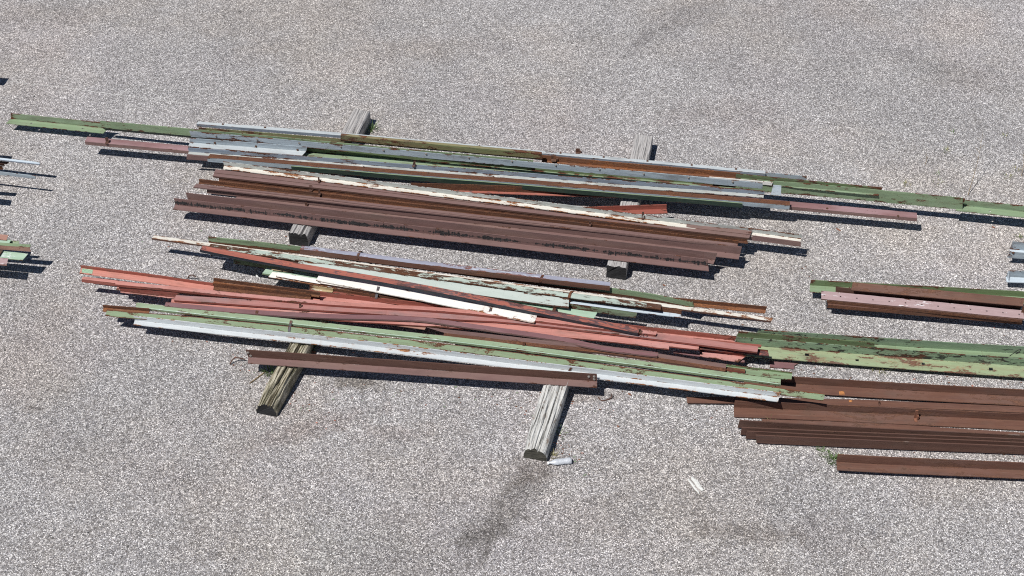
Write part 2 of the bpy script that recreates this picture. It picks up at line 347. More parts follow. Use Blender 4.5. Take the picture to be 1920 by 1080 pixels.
def bar(key, name, label, cat, group, segs, pts, zb=.165, th=.007, holes=(), skew=None, wob=.003, ztop=None):
    """rolled steel section. segs: ('v',px,mat) down, ('h',px,mat) towards the viewer, ('s',(px towards,px down),mat).
    pts: (px,py[,dz]) along the upper back edge."""
    mid = pts[len(pts) // 2]
    kv, kh, ks = scale_at(mid[0], mid[1], zb)
    prof = [(0., 0.)]; mats = []
    for k, v, m in segs:
        a, b = prof[-1]
        if k == 'v': prof.append((a, b - v / kv))
        elif k == 'h': prof.append((a + v / kh, b))
        else: prof.append((a + v[0] / kh, b - v[1] / kv))
        mats.append(m)
    low = min(p[1] for p in prof)
    zt = (zb - low + th) if ztop is None else ztop
    ctr = [P(p[0], p[1], zt + (p[2] if len(p) > 2 else 0)) for p in pts]
    Lt = sum((b - a).length for a, b in zip(ctr, ctr[1:]))
    n = max(6, int(Lt / .16))
    path = catmull(ctr, n)
    S = [0]
    for a, b in zip(path, path[1:]): S.append(S[-1] + (b - a).length)
    # across columns
    cols = []      # (a,b,normal offset,seg,frac)
    acr = []
    for si in range(len(segs)):
        (a0, b0), (a1, b1) = prof[si], prof[si + 1]
        fr = {0., 1.}
        w = math.hypot(a1 - a0, b1 - b0)
        if w > .03: fr |= {.12, .5, .88}
        for hs, hx, hf, hr in holes:
            if hs == si: fr |= {max(.02, hf - hr / w), min(.98, hf + hr / w)}
        for f in sorted(fr): acr.append((si, f, a0 + (a1 - a0) * f, b0 + (b1 - b0) * f))
    # hole stations
    extra = []
    hx_s = []
    for hs, hx, hf, hr in holes:
        best = min(range(len(path)), key=lambda i: abs(proj(path[i])[0] - hx))
        j = best
        x0 = proj(path[j])[0]; jn = j + 1 if (hx > x0 and j < len(path) - 1) or j == 0 else j - 1
        x1 = proj(path[jn])[0]; f = (hx - x0) / (x1 - x0) if x1 != x0 else 0
        s = S[j] + (S[jn] - S[j]) * f; hx_s.append((hs, s, hf, hr)); extra += [s - hr, s + hr]
    st = sorted(set(round(x, 5) for x in S + extra if 0 <= x <= S[-1]))
    st = [x for i, x in enumerate(st) if i == 0 or x - st[i - 1] > .0005 or x in extra]
    def at(s):
        k = 0
        while k < len(S) - 2 and s > S[k + 1]: k += 1
        t = (s - S[k]) / (S[k + 1] - S[k]); return path[k].lerp(path[k + 1], t), (path[k + 1] - path[k]).normalized()
    # miter offsets per prof vertex
    def nrm(si):
        (a0, b0), (a1, b1) = prof[si], prof[si + 1]; l = math.hypot(a1 - a0, b1 - b0); return (-(b1 - b0) / l, (a1 - a0) / l)
    offs = []
    for si, f, a, b in acr:
        nn = nrm(si)
        if f == 0. and si > 0 or f == 1. and si < len(segs) - 1:
            o = nrm(si - 1 if f == 0. else si + 1); mx = nn[0] + o[0], nn[1] + o[1]
            d = 1 + nn[0] * o[0] + nn[1] * o[1]; offs.append((-mx[0] * th / d, -mx[1] * th / d))
        else: offs.append((-nn[0] * th, -nn[1] * th))
    seed = rnd.random() * 100
    sk = skew if skew is not None else (rnd.uniform(-.02, .02), rnd.uniform(-.02, .02))
    bm = bmesh.new(); u1 = bm.loops.layers.uv.new('UVMap'); u2 = bm.loops.layers.uv.new('Across'); u3 = bm.loops.layers.uv.new('Ends')
    org = Vector((ctr[0].x, ctr[0].y, zb)); T = []; B = []; info = {}
    wid = max(p[0] for p in prof) + max(-p[1] for p in prof) + 1e-6
    vc = [0.]
    for i in range(1, len(acr)): vc.append(vc[-1] + math.hypot(acr[i][2] - acr[i - 1][2], acr[i][3] - acr[i - 1][3]))
    for i, s in enumerate(st):
        c, t = at(s); th_ = Vector((t.x, t.y, 0)).normalized(); A = Vector((th_.y, -th_.x, 0)); U = Vector((0, 0, 1))
        wa = noise.noise(Vector((s * .7, seed, 0))) * wob * 2.2; wb = noise.noise(Vector((s * .8, seed, 9))) * wob * 1.6
        rowT = []; rowB = []
        for j, (si, f, a, b) in enumerate(acr):
            x = 0
            if i == 0: x = sk[0] * vc[j] / .1
            if i == len(st) - 1: x = sk[1] * vc[j] / .1
            e = noise.noise(Vector((s * 9, seed + 3, j))) * .0018
            base = c - org + A * (a + wa + e) + U * (b + wb) + t * x
            q = offs[j]
            v0 = bm.verts.new(base); v1 = bm.verts.new(base + A * q[0] + U * q[1])
            info[v0] = info[v1] = (s, vc[j]); rowT.append(v0); rowB.append(v1)
        T.append(rowT); B.append(rowB)
    ni, nj = len(st) - 1, len(acr) - 1
    cell = [[acr[j][0] == acr[j + 1][0] for j in range(nj)] for i in range(ni)]
    # join neighbouring segments: same verts positions at fold -> weld later
    for hs, s, hf, hr in hx_s:
        for i in range(ni):
            m = (st[i] + st[i + 1]) / 2
            if abs(m - s) < hr:
                for j in range(nj):
                    if acr[j][0] == hs and acr[j + 1][0] == hs:
                        (a0, b0), (a1, b1) = prof[hs], prof[hs + 1]; w = math.hypot(a1 - a0, b1 - b0)
                        fm = (acr[j][1] + acr[j + 1][1]) / 2
                        if abs(fm - hf) * w < hr: cell[i][j] = None
    def face(vs, mi, fr=None, dark=False):
        try: f_ = bm.faces.new(vs)
        except ValueError: return
        f_.material_index = mi
        for k, l in enumerate(f_.loops):
            s, v = info[l.vert]; l[u1].uv = (s, v); l[u3].uv = (s, S[-1] - s)
            l[u2].uv = (fr[k] if fr else 1.0, 0)
    keys = []
    for m in mats:
        if m not in keys: keys.append(m)
    for i in range(ni):
        for j in range(nj):
            if cell[i][j] is not True: continue
            mi = keys.index(mats[acr[j][0]]); f0, f1 = acr[j][1], acr[j + 1][1]
            face((T[i][j], T[i][j + 1], T[i + 1][j + 1], T[i + 1][j]), mi, (f0, f1, f1, f0))
            face((B[i][j], B[i + 1][j], B[i + 1][j + 1], B[i][j + 1]), mi, (f0, f0, f1, f1))
            def absent(ii, jj):
                if ii < 0 or ii >= ni or jj < 0 or jj >= nj: return True
                if cell[ii][jj] is None: return True
                return False
            if absent(i - 1, j): face((T[i][j], B[i][j], B[i][j + 1], T[i][j + 1]), mi)
            if absent(i + 1, j): face((T[i + 1][j], T[i + 1][j + 1], B[i + 1][j + 1], B[i + 1][j]), mi)
            if absent(i, j - 1): face((T[i][j], T[i + 1][j], B[i + 1][j], B[i][j]), mi)
            if absent(i, j + 1): face((T[i][j + 1], B[i][j + 1], B[i + 1][j + 1], T[i + 1][j + 1]), mi)
    bmesh.ops.remove_doubles(bm, verts=bm.verts, dist=.00005)
    bmesh.ops.recalc_face_normals(bm, faces=bm.faces)
    o = link(name, bm, [M[k] for k in keys], org)
    if label: tag(o, label, cat, group)
    STEEL[key] = o
    return o
def proj(p):
    d = p - CAMP; c, s = math.cos(TH), math.sin(TH)
    X, Y, Z = d.x, d.y * s + d.z * c, d.y * c - d.z * s
    return 960 + FPX * X / Z, 540 - FPX * Y / Z
def hit(px, py):
    dg = bpy.context.evaluated_depsgraph_get()
    d = (P(px, py, 0) - CAMP).normalized()
    ok, loc, n, idx, ob, mt = SC.ray_cast(dg, CAMP, d)
    if n.dot(d) > 0: n = -n
    return loc, n, ob

# ------------------------------------------------------------------ ground
bm = bmesh.new()
s = 220
vs = [bm.verts.new((x, y, 0)) for x, y in ((-s, -s), (s, -s), (s, s), (-s, s))]; bm.faces.new(vs)
gr = link('ground', bm, [GM]); tag(gr, 'gray exposed aggregate pavement of the storage yard', None, None, 'structure')

# ------------------------------------------------------------------ timbers
def timber(label, pn, pf, width, height, mat, endm, seed, crack=0.0, rough=.006, nearround=0., group='timber bearers under the steel stacks', extra=0.0, bow=0.):
    a = P(*pn, height); b = P(*pf, height); a.z = b.z = 0
    d = (b - a); 
    if extra: b = a + d.normalized() * extra; d = b - a
    L = d.length; d.normalize(); side = Vector((d.y, -d.x, 0))     # to the right
    NL = int(L / .025); ring = []
    w, h, c = width / 2, height, .018
    base = [(-w, 0), (-w, h * .35), (-w, h - c), (-w + c * .4, h - c * .3), (-w + c, h)]
    m = 26
    for k in range(1, m): base.append((-w + c + (2 * w - 2 * c) * k / m, h))
    base += [(w - c, h), (w - c * .4, h - c * .3), (w, h - c), (w, h * .35), (w, 0)]
    bm = bmesh.new(); u1 = bm.loops.layers.uv.new('UVMap'); rows = []; info = {}
    for i in range(NL + 1):
        s = L * i / NL; row = []; e = min(s, L - s)
        for j, (x, z) in enumerate(base):
            n1 = noise.noise(Vector((s * 2.2, j * .31, seed))); n2 = noise.noise(Vector((s * 1.2, x * 60, seed + 5)))
            n3 = noise.noise(Vector((s * 5, x * 150, seed + 8))) * 1.6
            top = z > h * .5
            zz = z + (n1 * rough + n2 * rough * .9 + n3 * rough * .4 if top else 0)
            xx = x + n1 * rough * .8 * (1 if z > 0 else 0)
            if top:
                rg = abs(noise.noise(Vector((s * 1.6, x * 42, seed + 21)))); rg2 = abs(noise.noise(Vector((s * 3.5, x * 85, seed + 31))))
                zz -= max(0, .13 - rg) * rough * 5.5 * max(0, .4 + 1.6 * noise.noise(Vector((s * 1.3, x * 9, seed + 2)))) + max(0, .10 - rg2) * rough * 2.5
            if crack and top:
                cx = w * (.15 + .25 * math.sin(s * 1.7 + seed)); g = abs(x - cx)
                if g < w / m * 2.2 and s < L * .75: zz -= crack * (1 - g / (w / m * 2.2) * .7)
            if nearround and top:
                q = max(0, 1 - s / nearround); zz -= q * q * h * .28 * (abs(x) / w) ** 1.5 + q * .01
                xx *= 1 - .12 * q
            xx += bow * math.sin(math.pi * s / L)
            ss = s + (noise.noise(Vector((x * 22, z * 30, seed + i))) * .022 if i in (0, NL) else 0)
            v = bm.verts.new(d * ss + side * xx + Vector((0, 0, max(zz, 0)))); info[v] = (s, j * .014 + x); row.append(v)
        rows.append(row)
    def f(vs, mi):
        q = bm.faces.new(vs); q.material_index = mi
        for l in q.loops:
            l[u1].uv = info[l.vert] if mi == 0 else (l.vert.co.dot(side) * 3, l.vert.co.z)
    for i in range(NL):
        for j in range(len(base) - 1): f((rows[i][j], rows[i][j + 1], rows[i + 1][j + 1], rows[i + 1][j]), 0)
    f(list(reversed(rows[0])), 1); f(rows[-1], 1)
    bmesh.ops.recalc_face_normals(bm, faces=bm.faces)
    o = link('timber', bm, [mat, endm], a)
    return tag(o, label, 'timber', group)
timber('gray timber under the upper stack, left one, with split blackened near end', (558, 438), (678, 206), .195, .155, WOOD, ENDW, 1, crack=.045, rough=.009)
timber('gray square timber under the right half of the upper stack', (1156, 500), (1207.5, 254), .195, .155, WOOD, ENDW, 4)
timber('mossy rotten timber with black rounded end under the lower stack', (497, 757), (554, 650), .19, .14, WOODM, ENDW, 9, rough=.024, nearround=.35, extra=1.72, crack=.02, bow=.015)
timber('bleached cracked timber with gray end sticking out below the lower stack', (1003, 840), (1041, 723), .205, .15, WOODG, ENDG, 13, crack=.04, rough=.017, nearround=.12, extra=1.72)

# ------------------------------------------------------------------ steel
GA = 'steel sections in the upper stack'; GB = 'maroon angle bars in the upper stack'; GC = 'pale and rusty bars in the lower stack'
GD = 'red and green bars in the lower stack'; GE = 'plain brown bars on the ground at right'; GF = 'green bars at right'
GG = 'bars in the small stack at right'; GH = 'thin bars entering from the left'; GI = 'painted bars entering from the left'
V, H, S_ = 'v', 'h', 's'
# --- upper stack, rear
bar('A5', 'steel_channel', 'long pale gray channel along the rear edge of the upper stack', 'channel', GA, [(H, 5, 'galv_light'), (V, 5, 'bluegray')], [(372, 227.5), (640, 249), (1435, 320)], zb=.25)
bar('A5c', 'steel_angle', 'short gray galvanised angle end beyond the pale rear channel', 'angle bar', GA, [(V, 8, 'galv')], [(1380, 318), (1513, 331)], zb=.22)
bar('A5b', 'steel_angle', 'olive rust stained angle just below the pale rear channel', 'angle bar', GA, [(V, 9, 'olive_rust'), (H, 3, 'white_rust')], [(372, 239), (660, 262)], zb=.21)
bar('A1', 'steel_angle', 'light green angle at the far left tip of the upper stack', 'angle bar', GA, [(V, 10, 'green_rusty'), (H, 9, 'green')], [(20, 213), (202, 231)], zb=.105, holes=[(1, 60, .5, .010), (1, 156, .5, .010)])
bar('A2', 'steel_girder', 'green girder web with rusty seams behind the pink channel at left', 'girder', GA, [(V, 13, 'green'), (S_, (-4, 8), 'green_shaded')], [(187, 226.5, -.06), (500, 255, -.02), (1000, 301)], zb=.17)  # lower facet coloured near black to paint in its own shade
bar('A2R', 'steel_girder', 'green girder web with rust spots at the right end of the upper stack', 'girder', GA, [(V, 22, 'green')], [(1380, 334), (1550, 347.5), (1660, 357.5), (1805, 371)], zb=.17)
bar('A3', 'steel_angle', 'green angle running out of frame at the right of the upper stack', 'angle bar', GA, [(V, 11, 'green_rusty'), (H, 10, 'green')], [(1795, 373.5), (1990, 393)], zb=.175, holes=[(1, 1858, .5, .010)])
bar('A3b', 'steel_angle', 'thin olive edge bar between the rust patched olive angle and the last green one', 'angle bar', GA, [(V, 7, 'olive')], [(1640, 356.5), (1810, 373)], zb=.25)
bar('A4', 'steel_angle', 'olive angle with rust patches on top of the green girder at right', 'angle bar', GA, [(V, 10, 'olive'), (H, 5, 'green_rusty')], [(1380, 326), (1655, 352)], zb=.27, skew=(0, -.03))
bar('A6', 'steel_plate', 'rust speckled olive cover plate with rounded end on the rear of the upper stack', 'plate', GA, [(S_, (3, 1), 'olive_rust'), (V, 9, 'olive_rust'), (S_, (-1, 3), 'olive_rust')], [(640, 250), (1016, 285)], zb=.262)
bar('A6b', 'steel_channel', 'orange rusted open channel right of the olive cover plate', 'channel', GA, [(V, 9, 'rust_orange'), (H, 3, 'rust_orange')], [(1016, 291), (1388, 325)], zb=.215)
bar('A6c', 'steel_angle', 'white end of an angle beside the blue gray end cap', 'angle bar', GA, [(V, 6, 'white')], [(1330, 332), (1449, 342)], zb=.27)
bar('A6d', 'steel_channel', 'short blue gray channel end with open shaded side in the upper stack', 'channel', GA, [(S_, (2, 16), 'blue_pale')], [(1450, 347), (1465, 348.5)], zb=.22)
bar('A8', 'steel_angle', 'light green rust stained angle in the middle of the upper stack', 'angle bar', GA, [(V, 8, 'olive'), (H, 13, 'green_rusty')], [(556, 275), (880, 301), (1385, 343)], zb=.17)
bar('A7b', 'steel_angle', 'short pale blue angle with pointed end at left in the upper stack', 'angle bar', GA, [(V, 8, 'galv'), (H, 8, 'galv_light')], [(355, 259), (576, 276)], zb=.22, skew=(0, -.03))
bar('A7', 'steel_angle', 'long blue gray angle with a row of bolts in the upper stack', 'angle bar', GA, [(V, 10.5, 'galv')], [(355, 246), (1430, 343)], zb=.27)
bar('A9', 'steel_channel', 'long dull pink channel poking out at both ends of the upper stack', 'channel', GA, [(H, 10, 'pinkbrown'), (V, 6, 'mauve')], [(164, 256), (1719, 399)], zb=.165, wob=.002)
bar('A10', 'steel_angle', 'slate gray angle with white lower leg in front of the pale green one', 'angle bar', GA, [(V, 7, 'bluegray'), (H, 5, 'white_gray')], [(352, 277), (810, 311.5), (1434, 358.5)], zb=.225)
bar('A12', 'steel_angle', 'maroon bar end below the slate gray angle at left', 'angle bar', GA, [(V, 9, 'mauve')], [(350, 290), (700, 316)], zb=.18)
bar('A11', 'steel_channel', 'rusty brown topped channel with slate front and spaced bolts', 'channel', GA, [(H, 7.5, 'brown_rust'), (V, 8, 'galv')], [(394, 289), (1481, 377.5)], zb=.21)
bar('A13', 'steel_angle', 'green angle with painted shade on its face and bright upper edge at the front of the rear bars', 'angle bar', GA, [(H, 1.3, 'green'), (V, 8, 'green_shaded')], [(546, 310.5), (1392, 380.5)], zb=.205)  # shade on the front face is part of its colour
bar('A14', 'steel_angle', 'thin brick red bar in the shade between the two groups of the upper stack', 'angle bar', GA, [(V, 11, 'brown_rust'), (H, 3.5, 'red_blotched')], [(770, 343), (1172, 356)], zb=.165)  # leg coloured rust brown to paint in shade from the bar above
bar('A14b', 'steel_angle', 'short brick red angle end over the right gray timber', 'angle bar', GA, [(V, 8, 'red'), (H, 8, 'red')], [(1090, 389), (1250, 384)], zb=.165)
# --- upper stack, maroon group
bar('B1b', 'steel_angle', 'brown bar end below the white angle at the right of the maroon group', 'angle bar', GB, [(V, 9, 'mauve')], [(1320, 430), (1501, 454)], zb=.175)
bar('B2', 'steel_channel', 'broad maroon channel with a fine groove behind the rusty brown legs', 'channel', GB, [(H, 7, 'mauve'), (V, .7, 'brown_dark'), (H, 6, 'mauve'), (V, 3, 'brown_dark')], [(404, 317), (1410, 433)], zb=.23)
bar('B3a', 'steel_angle', 'rusty brown angle leg directly under the broad maroon channel', 'angle bar', GB, [(V, 7, 'brown_rust'), (H, 3, 'brown_rust')], [(409, 330.5), (1401, 446)], zb=.20)
bar('B3b', 'steel_angle', 'second rusty brown angle leg with straps standing on it', 'angle bar', GB, [(V, 6, 'brown_rust'), (H, 2, 'brown_rust')], [(373, 336), (1385, 452)], zb=.20)
bar('B4', 'steel_angle', 'narrow maroon flange shading the bar below it', 'angle bar', GB, [(H, 7, 'mauve'), (V, 2, 'mauve')], [(368, 344.5), (1383, 456)], zb=.235)
bar('B4b', 'steel_angle', 'maroon angle in shade under the narrow flange', 'angle bar', GB, [(V, 13, 'mauve')], [(388, 350), (1383, 461)], zb=.168)
bar('B5', 'steel_angle', 'maroon angle third from the front of the maroon group, reaching farthest right', 'angle bar', GB, [(V, 13.5, 'mauve'), (H, 9, 'mauve')], [(445, 355), (1391, 463)], zb=.165)
bar('B6', 'steel_angle', 'maroon angle second from the front of the maroon group', 'angle bar', GB, [(V, 13, 'mauve'), (H, 7.5, 'mauve')], [(348, 362), (1345, 474.5)], zb=.165)
bar('B7', 'steel_angle', 'front maroon angle smeared with black tar along its fold', 'angle bar', GB, [(V, 12, 'mauve_tar'), (H, 9, 'mauve_tar')], [(326, 372), (1327, 486)], zb=.165)
bar('B1', 'steel_angle', 'white and gray chipped angle lying diagonally over the maroon group', 'angle bar', GB, [(V, 7, 'white_gray'), (H, 6.5, 'white_rust')], [(418, 303), (1100, 389.5), (1230, 406, -.01), (1504, 441, -.06)], zb=.272)
# --- lower stack, pale group
bar('C2', 'steel_angle', 'green angle with rust line along the rear edge of the lower stack', 'angle bar', GC, [(V, 9, 'green'), (V, 5, 'brown_rust')], [(390, 444), (610, 469), (1150, 541), (1300, 567)], zb=.17)
bar('C14', 'steel_angle', 'rust brown angle end at the rear right of the lower stack', 'angle bar', GC, [(V, 6, 'brown_rust'), (H, 6, 'rust_orange')], [(1200, 552), (1438, 575)], zb=.17)
bar('C3', 'steel_angle', 'brown angle with flaking lavender paint on top, rear of the lower stack', 'angle bar', GC, [(H, 7, 'lavender'), (V, 9, 'brown')], [(566, 461), (610, 466), (860, 497), (1145, 529)], zb=.25)
bar('C1', 'steel_channel', 'long white rust speckled channel sticking out at both ends of the lower stack', 'channel', GC, [(H, 6.5, 'white_rust'), (V, 3, 'brown_dark')], [(289, 441), (1449, 596)], zb=.225)
bar('C5', 'steel_angle', 'pale green bar with heavily peeling paint behind the white channel', 'angle bar', GC, [(H, 9.5, 'peel')], [(395, 457), (1240, 571.5)], zb=.255)
bar('C4', 'steel_angle', 'rust brown leg with pale blue foot next to the peeling bar', 'angle bar', GC, [(V, 7, 'brown_rust'), (H, 6, 'blue_pale')], [(395, 466), (700, 509), (1278, 582)], zb=.19)
bar('C11', 'steel_angle', 'green angle with rusty end behind the pale green pieces at right', 'angle bar', GC, [(H, 2, 'blue_pale'), (V, 11, 'green_rusty')], [(900, 544), (1196, 584)], zb=.165)
bar('C6', 'steel_plate', 'wide pale gray green plate ending under a rusty band', 'plate', GC, [(H, 16, 'pale'), (V, 2, 'brown_dark')], [(560, 489), (1067, 560)], zb=.255)
bar('C7', 'steel_angle', 'red bar with scorched dark and orange blotches crossing over the white plates', 'angle bar', GC, [(H, 9, 'red_blotched'), (V, 5, 'blueblack_shade')], [(381, 460), (480, 479), (600, 500), (720, 520.5), (860, 547), (960, 567, -.02), (1200, 615, -.05)], zb=.30)  # front leg coloured blue-black as painted shade under the red top
bar('C13a', 'steel_angle', 'short white bar tip under the crossing red bar at left', 'angle bar', GC, [(H, 5, 'blue_pale')], [(394, 471), (439, 477.5)], zb=.21)
bar('C13b', 'steel_channel', 'shaded slate and olive bar under the crossing red bar at left', 'channel', GC, [(V, 6, 'bluegray'), (S_, (1, 9), 'olive')], [(438, 479), (640, 511)], zb=.165)
bar('C10', 'steel_angle', 'pale green bar crossing under the white plates, smeared with white', 'angle bar', GC, [(H, 11.5, 'green_pale'), (V, 3, 'green')], [(500, 502), (1120, 586)], zb=.19)
bar('C9a', 'steel_plate', 'lowest white plate in the middle of the lower stack', 'plate', GC, [(H, 11, 'white'), (V, 1.5, 'brown_rust')], [(511, 509.5), (960, 582)], zb=.205)
bar('C9b', 'steel_plate', 'white plate with rusty yellow tip on the lowest white plate', 'plate', GC, [(H, 8, 'white'), (V, 1.5, 'brown_rust')], [(520, 510), (700, 541), (940, 580)], zb=.225, th=.004)
bar('C9c', 'steel_plate', 'narrow white strip beside the brightest white plate', 'plate', GC, [(H, 9, 'white'), (V, 1.5, 'brown_rust')], [(606, 523), (965, 582)], zb=.24, th=.004)
bar('C9d', 'steel_angle', 'rust stained yellowish bar tip behind the white plates', 'angle bar', GC, [(H, 4, 'yellow_rust')], [(512, 501), (549, 506)], zb=.235)
bar('C8', 'steel_plate', 'brightest broad white plate lying diagonally in the lower stack', 'plate', GC, [(H, 15, 'white'), (V, 1.5, 'white_rust')], [(601, 511), (720, 534), (1008, 590)], zb=.255)
bar('C15', 'steel_angle', 'reddish brown bar emerging below the white plates toward the red bars', 'angle bar', GC, [(V, 5, 'brown_rust'), (H, 6, 'red_dark')], [(618, 540), (830, 574)], zb=.18)
bar('C15b', 'steel_angle', 'yellow rust eaten bar stub right under the white plates', 'angle bar', GC, [(V, 4, 'yellow_rust'), (H, 4, 'yellow_rust')], [(580, 535.5), (625, 542)], zb=.185)
# --- lower stack, red group
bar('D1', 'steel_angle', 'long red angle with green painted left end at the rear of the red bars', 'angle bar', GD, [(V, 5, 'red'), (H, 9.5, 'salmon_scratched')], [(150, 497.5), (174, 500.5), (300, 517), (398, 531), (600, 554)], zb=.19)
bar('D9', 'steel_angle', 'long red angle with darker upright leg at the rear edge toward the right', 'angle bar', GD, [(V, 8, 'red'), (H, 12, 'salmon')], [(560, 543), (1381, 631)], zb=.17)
bar('D3c', 'steel_angle', 'shaded red bar low beneath the second red channel at left', 'angle bar', GD, [(V, 9, 'red_dark'), (H, 1.5, 'salmon')], [(222, 537), (336, 551)], zb=.165)
bar('D3b', 'steel_channel', 'short red channel tip below the green painted end', 'channel', GD, [(H, 5, 'salmon'), (V, 6, 'red')], [(156, 519), (420, 550)], zb=.165)
bar('D3d', 'steel_angle', 'tiny salmon flange tip beneath the second red channel', 'angle bar', GD, [(H, 5, 'salmon')], [(220, 538), (262, 545)], zb=.16)
bar('D2a', 'steel_angle', 'upper of two rusty brown angles nested above the red bars', 'angle bar', GD, [(V, 6, 'brown_rust'), (H, 3, 'rust_orange')], [(400, 521.5), (600, 548)], zb=.235)
bar('D2b', 'steel_angle', 'lower of two rusty brown angles nested above the red bars', 'angle bar', GD, [(V, 7, 'brown_rust'), (H, 5.5, 'brown_rust')], [(398, 530), (581, 550.5)], zb=.22)
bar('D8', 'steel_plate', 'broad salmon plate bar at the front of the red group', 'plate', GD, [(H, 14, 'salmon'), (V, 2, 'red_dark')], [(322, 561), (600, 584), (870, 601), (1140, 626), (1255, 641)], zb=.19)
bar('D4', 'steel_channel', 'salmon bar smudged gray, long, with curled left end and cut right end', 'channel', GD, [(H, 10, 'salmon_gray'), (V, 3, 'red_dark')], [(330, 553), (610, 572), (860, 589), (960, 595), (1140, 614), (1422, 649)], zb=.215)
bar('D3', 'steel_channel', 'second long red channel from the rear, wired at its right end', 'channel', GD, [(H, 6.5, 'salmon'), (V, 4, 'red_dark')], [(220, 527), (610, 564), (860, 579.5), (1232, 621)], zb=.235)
bar('D8b', 'steel_plate', 'stub of salmon plate just beyond the broad salmon plate', 'plate', GD, [(H, 7, 'salmon'), (V, 2, 'red_dark')], [(1150, 631), (1310, 648)], zb=.19)
bar('D11', 'steel_angle', 'rusty salmon bar tip at the far right of the red group', 'angle bar', GD, [(V, 2, 'red_dark'), (H, 8, 'red_blotched')], [(1300, 643), (1440, 657)], zb=.175)
bar('D9b', 'steel_angle', 'thin red bar tip resting on the green bars at right', 'angle bar', GD, [(H, 5, 'red')], [(1300, 633), (1428, 646)], zb=.215)
bar('D10', 'steel_angle', 'bright salmon angle piece with slanted cut end in the dark gap', 'angle bar', GD, [(V, 4, 'red_dark'), (H, 11, 'salmon')], [(1311, 652), (1400, 666)], zb=.12, skew=(.02, -.06))
bar('D10b', 'steel_strip', 'thin mauve sliver beside the bright salmon angle piece', 'strip', GD, [(H, 3.5, 'mauve_purple')], [(1264, 658), (1330, 667), (1396, 676)], zb=.10)
bar('D5', 'steel_strip', 'bent mauve strip twisting below the salmon plate', 'strip', GD, [(H, 8, 'mauve_purple'), (V, 2.5, 'mauve')], [(311, 566), (417, 577), (480, 582), (610, 588), (716, 590), (786, 593), (838, 600), (940, 615), (1000, 623), (1073, 635), (1124, 647), (1234, 661)], zb=.215, wob=.004)
bar('D5b', 'steel_strip', 'dusty pinkish strip half hidden under the bent mauve strip', 'strip', GD, [(H, 6, 'tan_red')], [(640, 595), (720, 601), (800, 612)], zb=.175)
bar('D6', 'steel_channel', 'rust brown channel with a strap in front of the bent mauve strip', 'channel', GD, [(S_, (2, 5), 'mauve'), (H, 6, 'brown_rust'), (V, 3, 'brown_dark')], [(800, 614), (1000, 636), (1140, 650), (1362, 683)], zb=.185, skew=(.5, 0))
bar('D6b', 'steel_channel', 'rust brown bar tip lying just past the strapped brown channel', 'channel', GD, [(H, 5, 'brown_rust'), (V, 3, 'red_dark')], [(1240, 671), (1397, 692)], zb=.17)
bar('D7', 'steel_angle', 'lower maroon brown bar running along the green bars', 'angle bar', GD, [(H, 5, 'mauve'), (V, 4, 'brown')], [(815, 627), (1140, 668), (1372, 699)], zb=.185, skew=(.4, 0))
bar('D15', 'steel_angle', 'rusty tan bar tip beside the upper green bar at left', 'angle bar', GD, [(V, 5, 'brown_rust'), (H, 6, 'rust_orange')], [(192, 572), (280, 578)], zb=.195)
bar('D16b', 'steel_angle', 'light green bar end crossed by a short rusty wire at the lower stack', 'angle bar', GD, [(V, 2.5, 'olive'), (H, 11, 'green')], [(1290, 675), (1486, 698.5)], zb=.165)
bar('D13a', 'steel_angle', 'upper of the two long green angles at the front of the lower stack', 'angle bar', GD, [(S_, (4, 3.5), 'green'), (H, 1.6, 'green_pale'), (V, 3.5, 'green_mild')], [(255, 567), (343, 577), (420, 585.5), (610, 605), (960, 645), (1464, 711)], zb=.185)
bar('D13b', 'steel_angle', 'lower of the two long green angles, rust blotched, reaching farther right', 'angle bar', GD, [(H, 1.3, 'brown_rust'), (S_, (4.5, 6), 'green_mild'), (V, 1.2, 'brown_rust')], [(201, 580), (247, 585), (340, 592), (420, 599.5), (610, 618.5), (960, 660), (1300, 705), (1547, 738)], zb=.185)
bar('D14', 'steel_angle', 'long gray white angle at the front of the lower stack', 'angle bar', GD, [(V, 8, 'graywhite'), (H, 8, 'graywhite')], [(250, 592), (340, 602), (420, 611), (610, 631), (940, 671.5), (1464, 737)], zb=.165)
bar('D17', 'steel_angle', 'single plain dark brown angle lying across the two front timbers', 'angle bar', GD, [(V, 13, 'brown_dark'), (H, 11.5, 'mauve')], [(460, 656), (1119, 702)], zb=.155, wob=.001)
bar('D12', 'steel_strip', 'flat maroon strip with broken tip lying on the gravel', 'strip', GD, [(H, 11, 'mauve_purple')], [(1443, 677), (1498, 681)], zb=.006, skew=(0, -.2))
# --- right brown group on the ground
bar('E1', 'steel_angle', 'wide plain brown angle, rearmost of the brown bars at right', 'angle bar', GE, [(V, 13, 'brown'), (H, 16, 'brown')], [(1400, 701), (1660, 717), (1920, 731), (1990, 735)], zb=.03, wob=.001)
bar('E2', 'steel_angle', 'low flat brown bar starting left under the gray white angle', 'angle bar', GE, [(H, 11, 'brown'), (V, 1.5, 'brown_dark')], [(1287, 744), (1560, 748), (1660, 751), (1920, 762.5), (1990, 766)], zb=.012)
bar('E3', 'steel_angle', 'widest brown angle in the middle of the brown bars at right', 'angle bar', GE, [(V, 12, 'brown'), (H, 17, 'brown')], [(1378, 752), (1660, 764), (1990, 780)], zb=.012, wob=.001)
bar('E4', 'steel_angle', 'brown flat flange behind the four nested brown angles', 'angle bar', GE, [(H, 9, 'brown'), (V, 2, 'brown_dark')], [(1429, 785.5), (1660, 795), (1990, 815)], zb=.05)
bar('E4b', 'steel_angle', 'first of four nested brown angles, reaching farthest left', 'angle bar', GE, [(V, 14, 'brown_dark')], [(1387, 789), (1660, 804.5), (1990, 820)], zb=.012, th=.011)
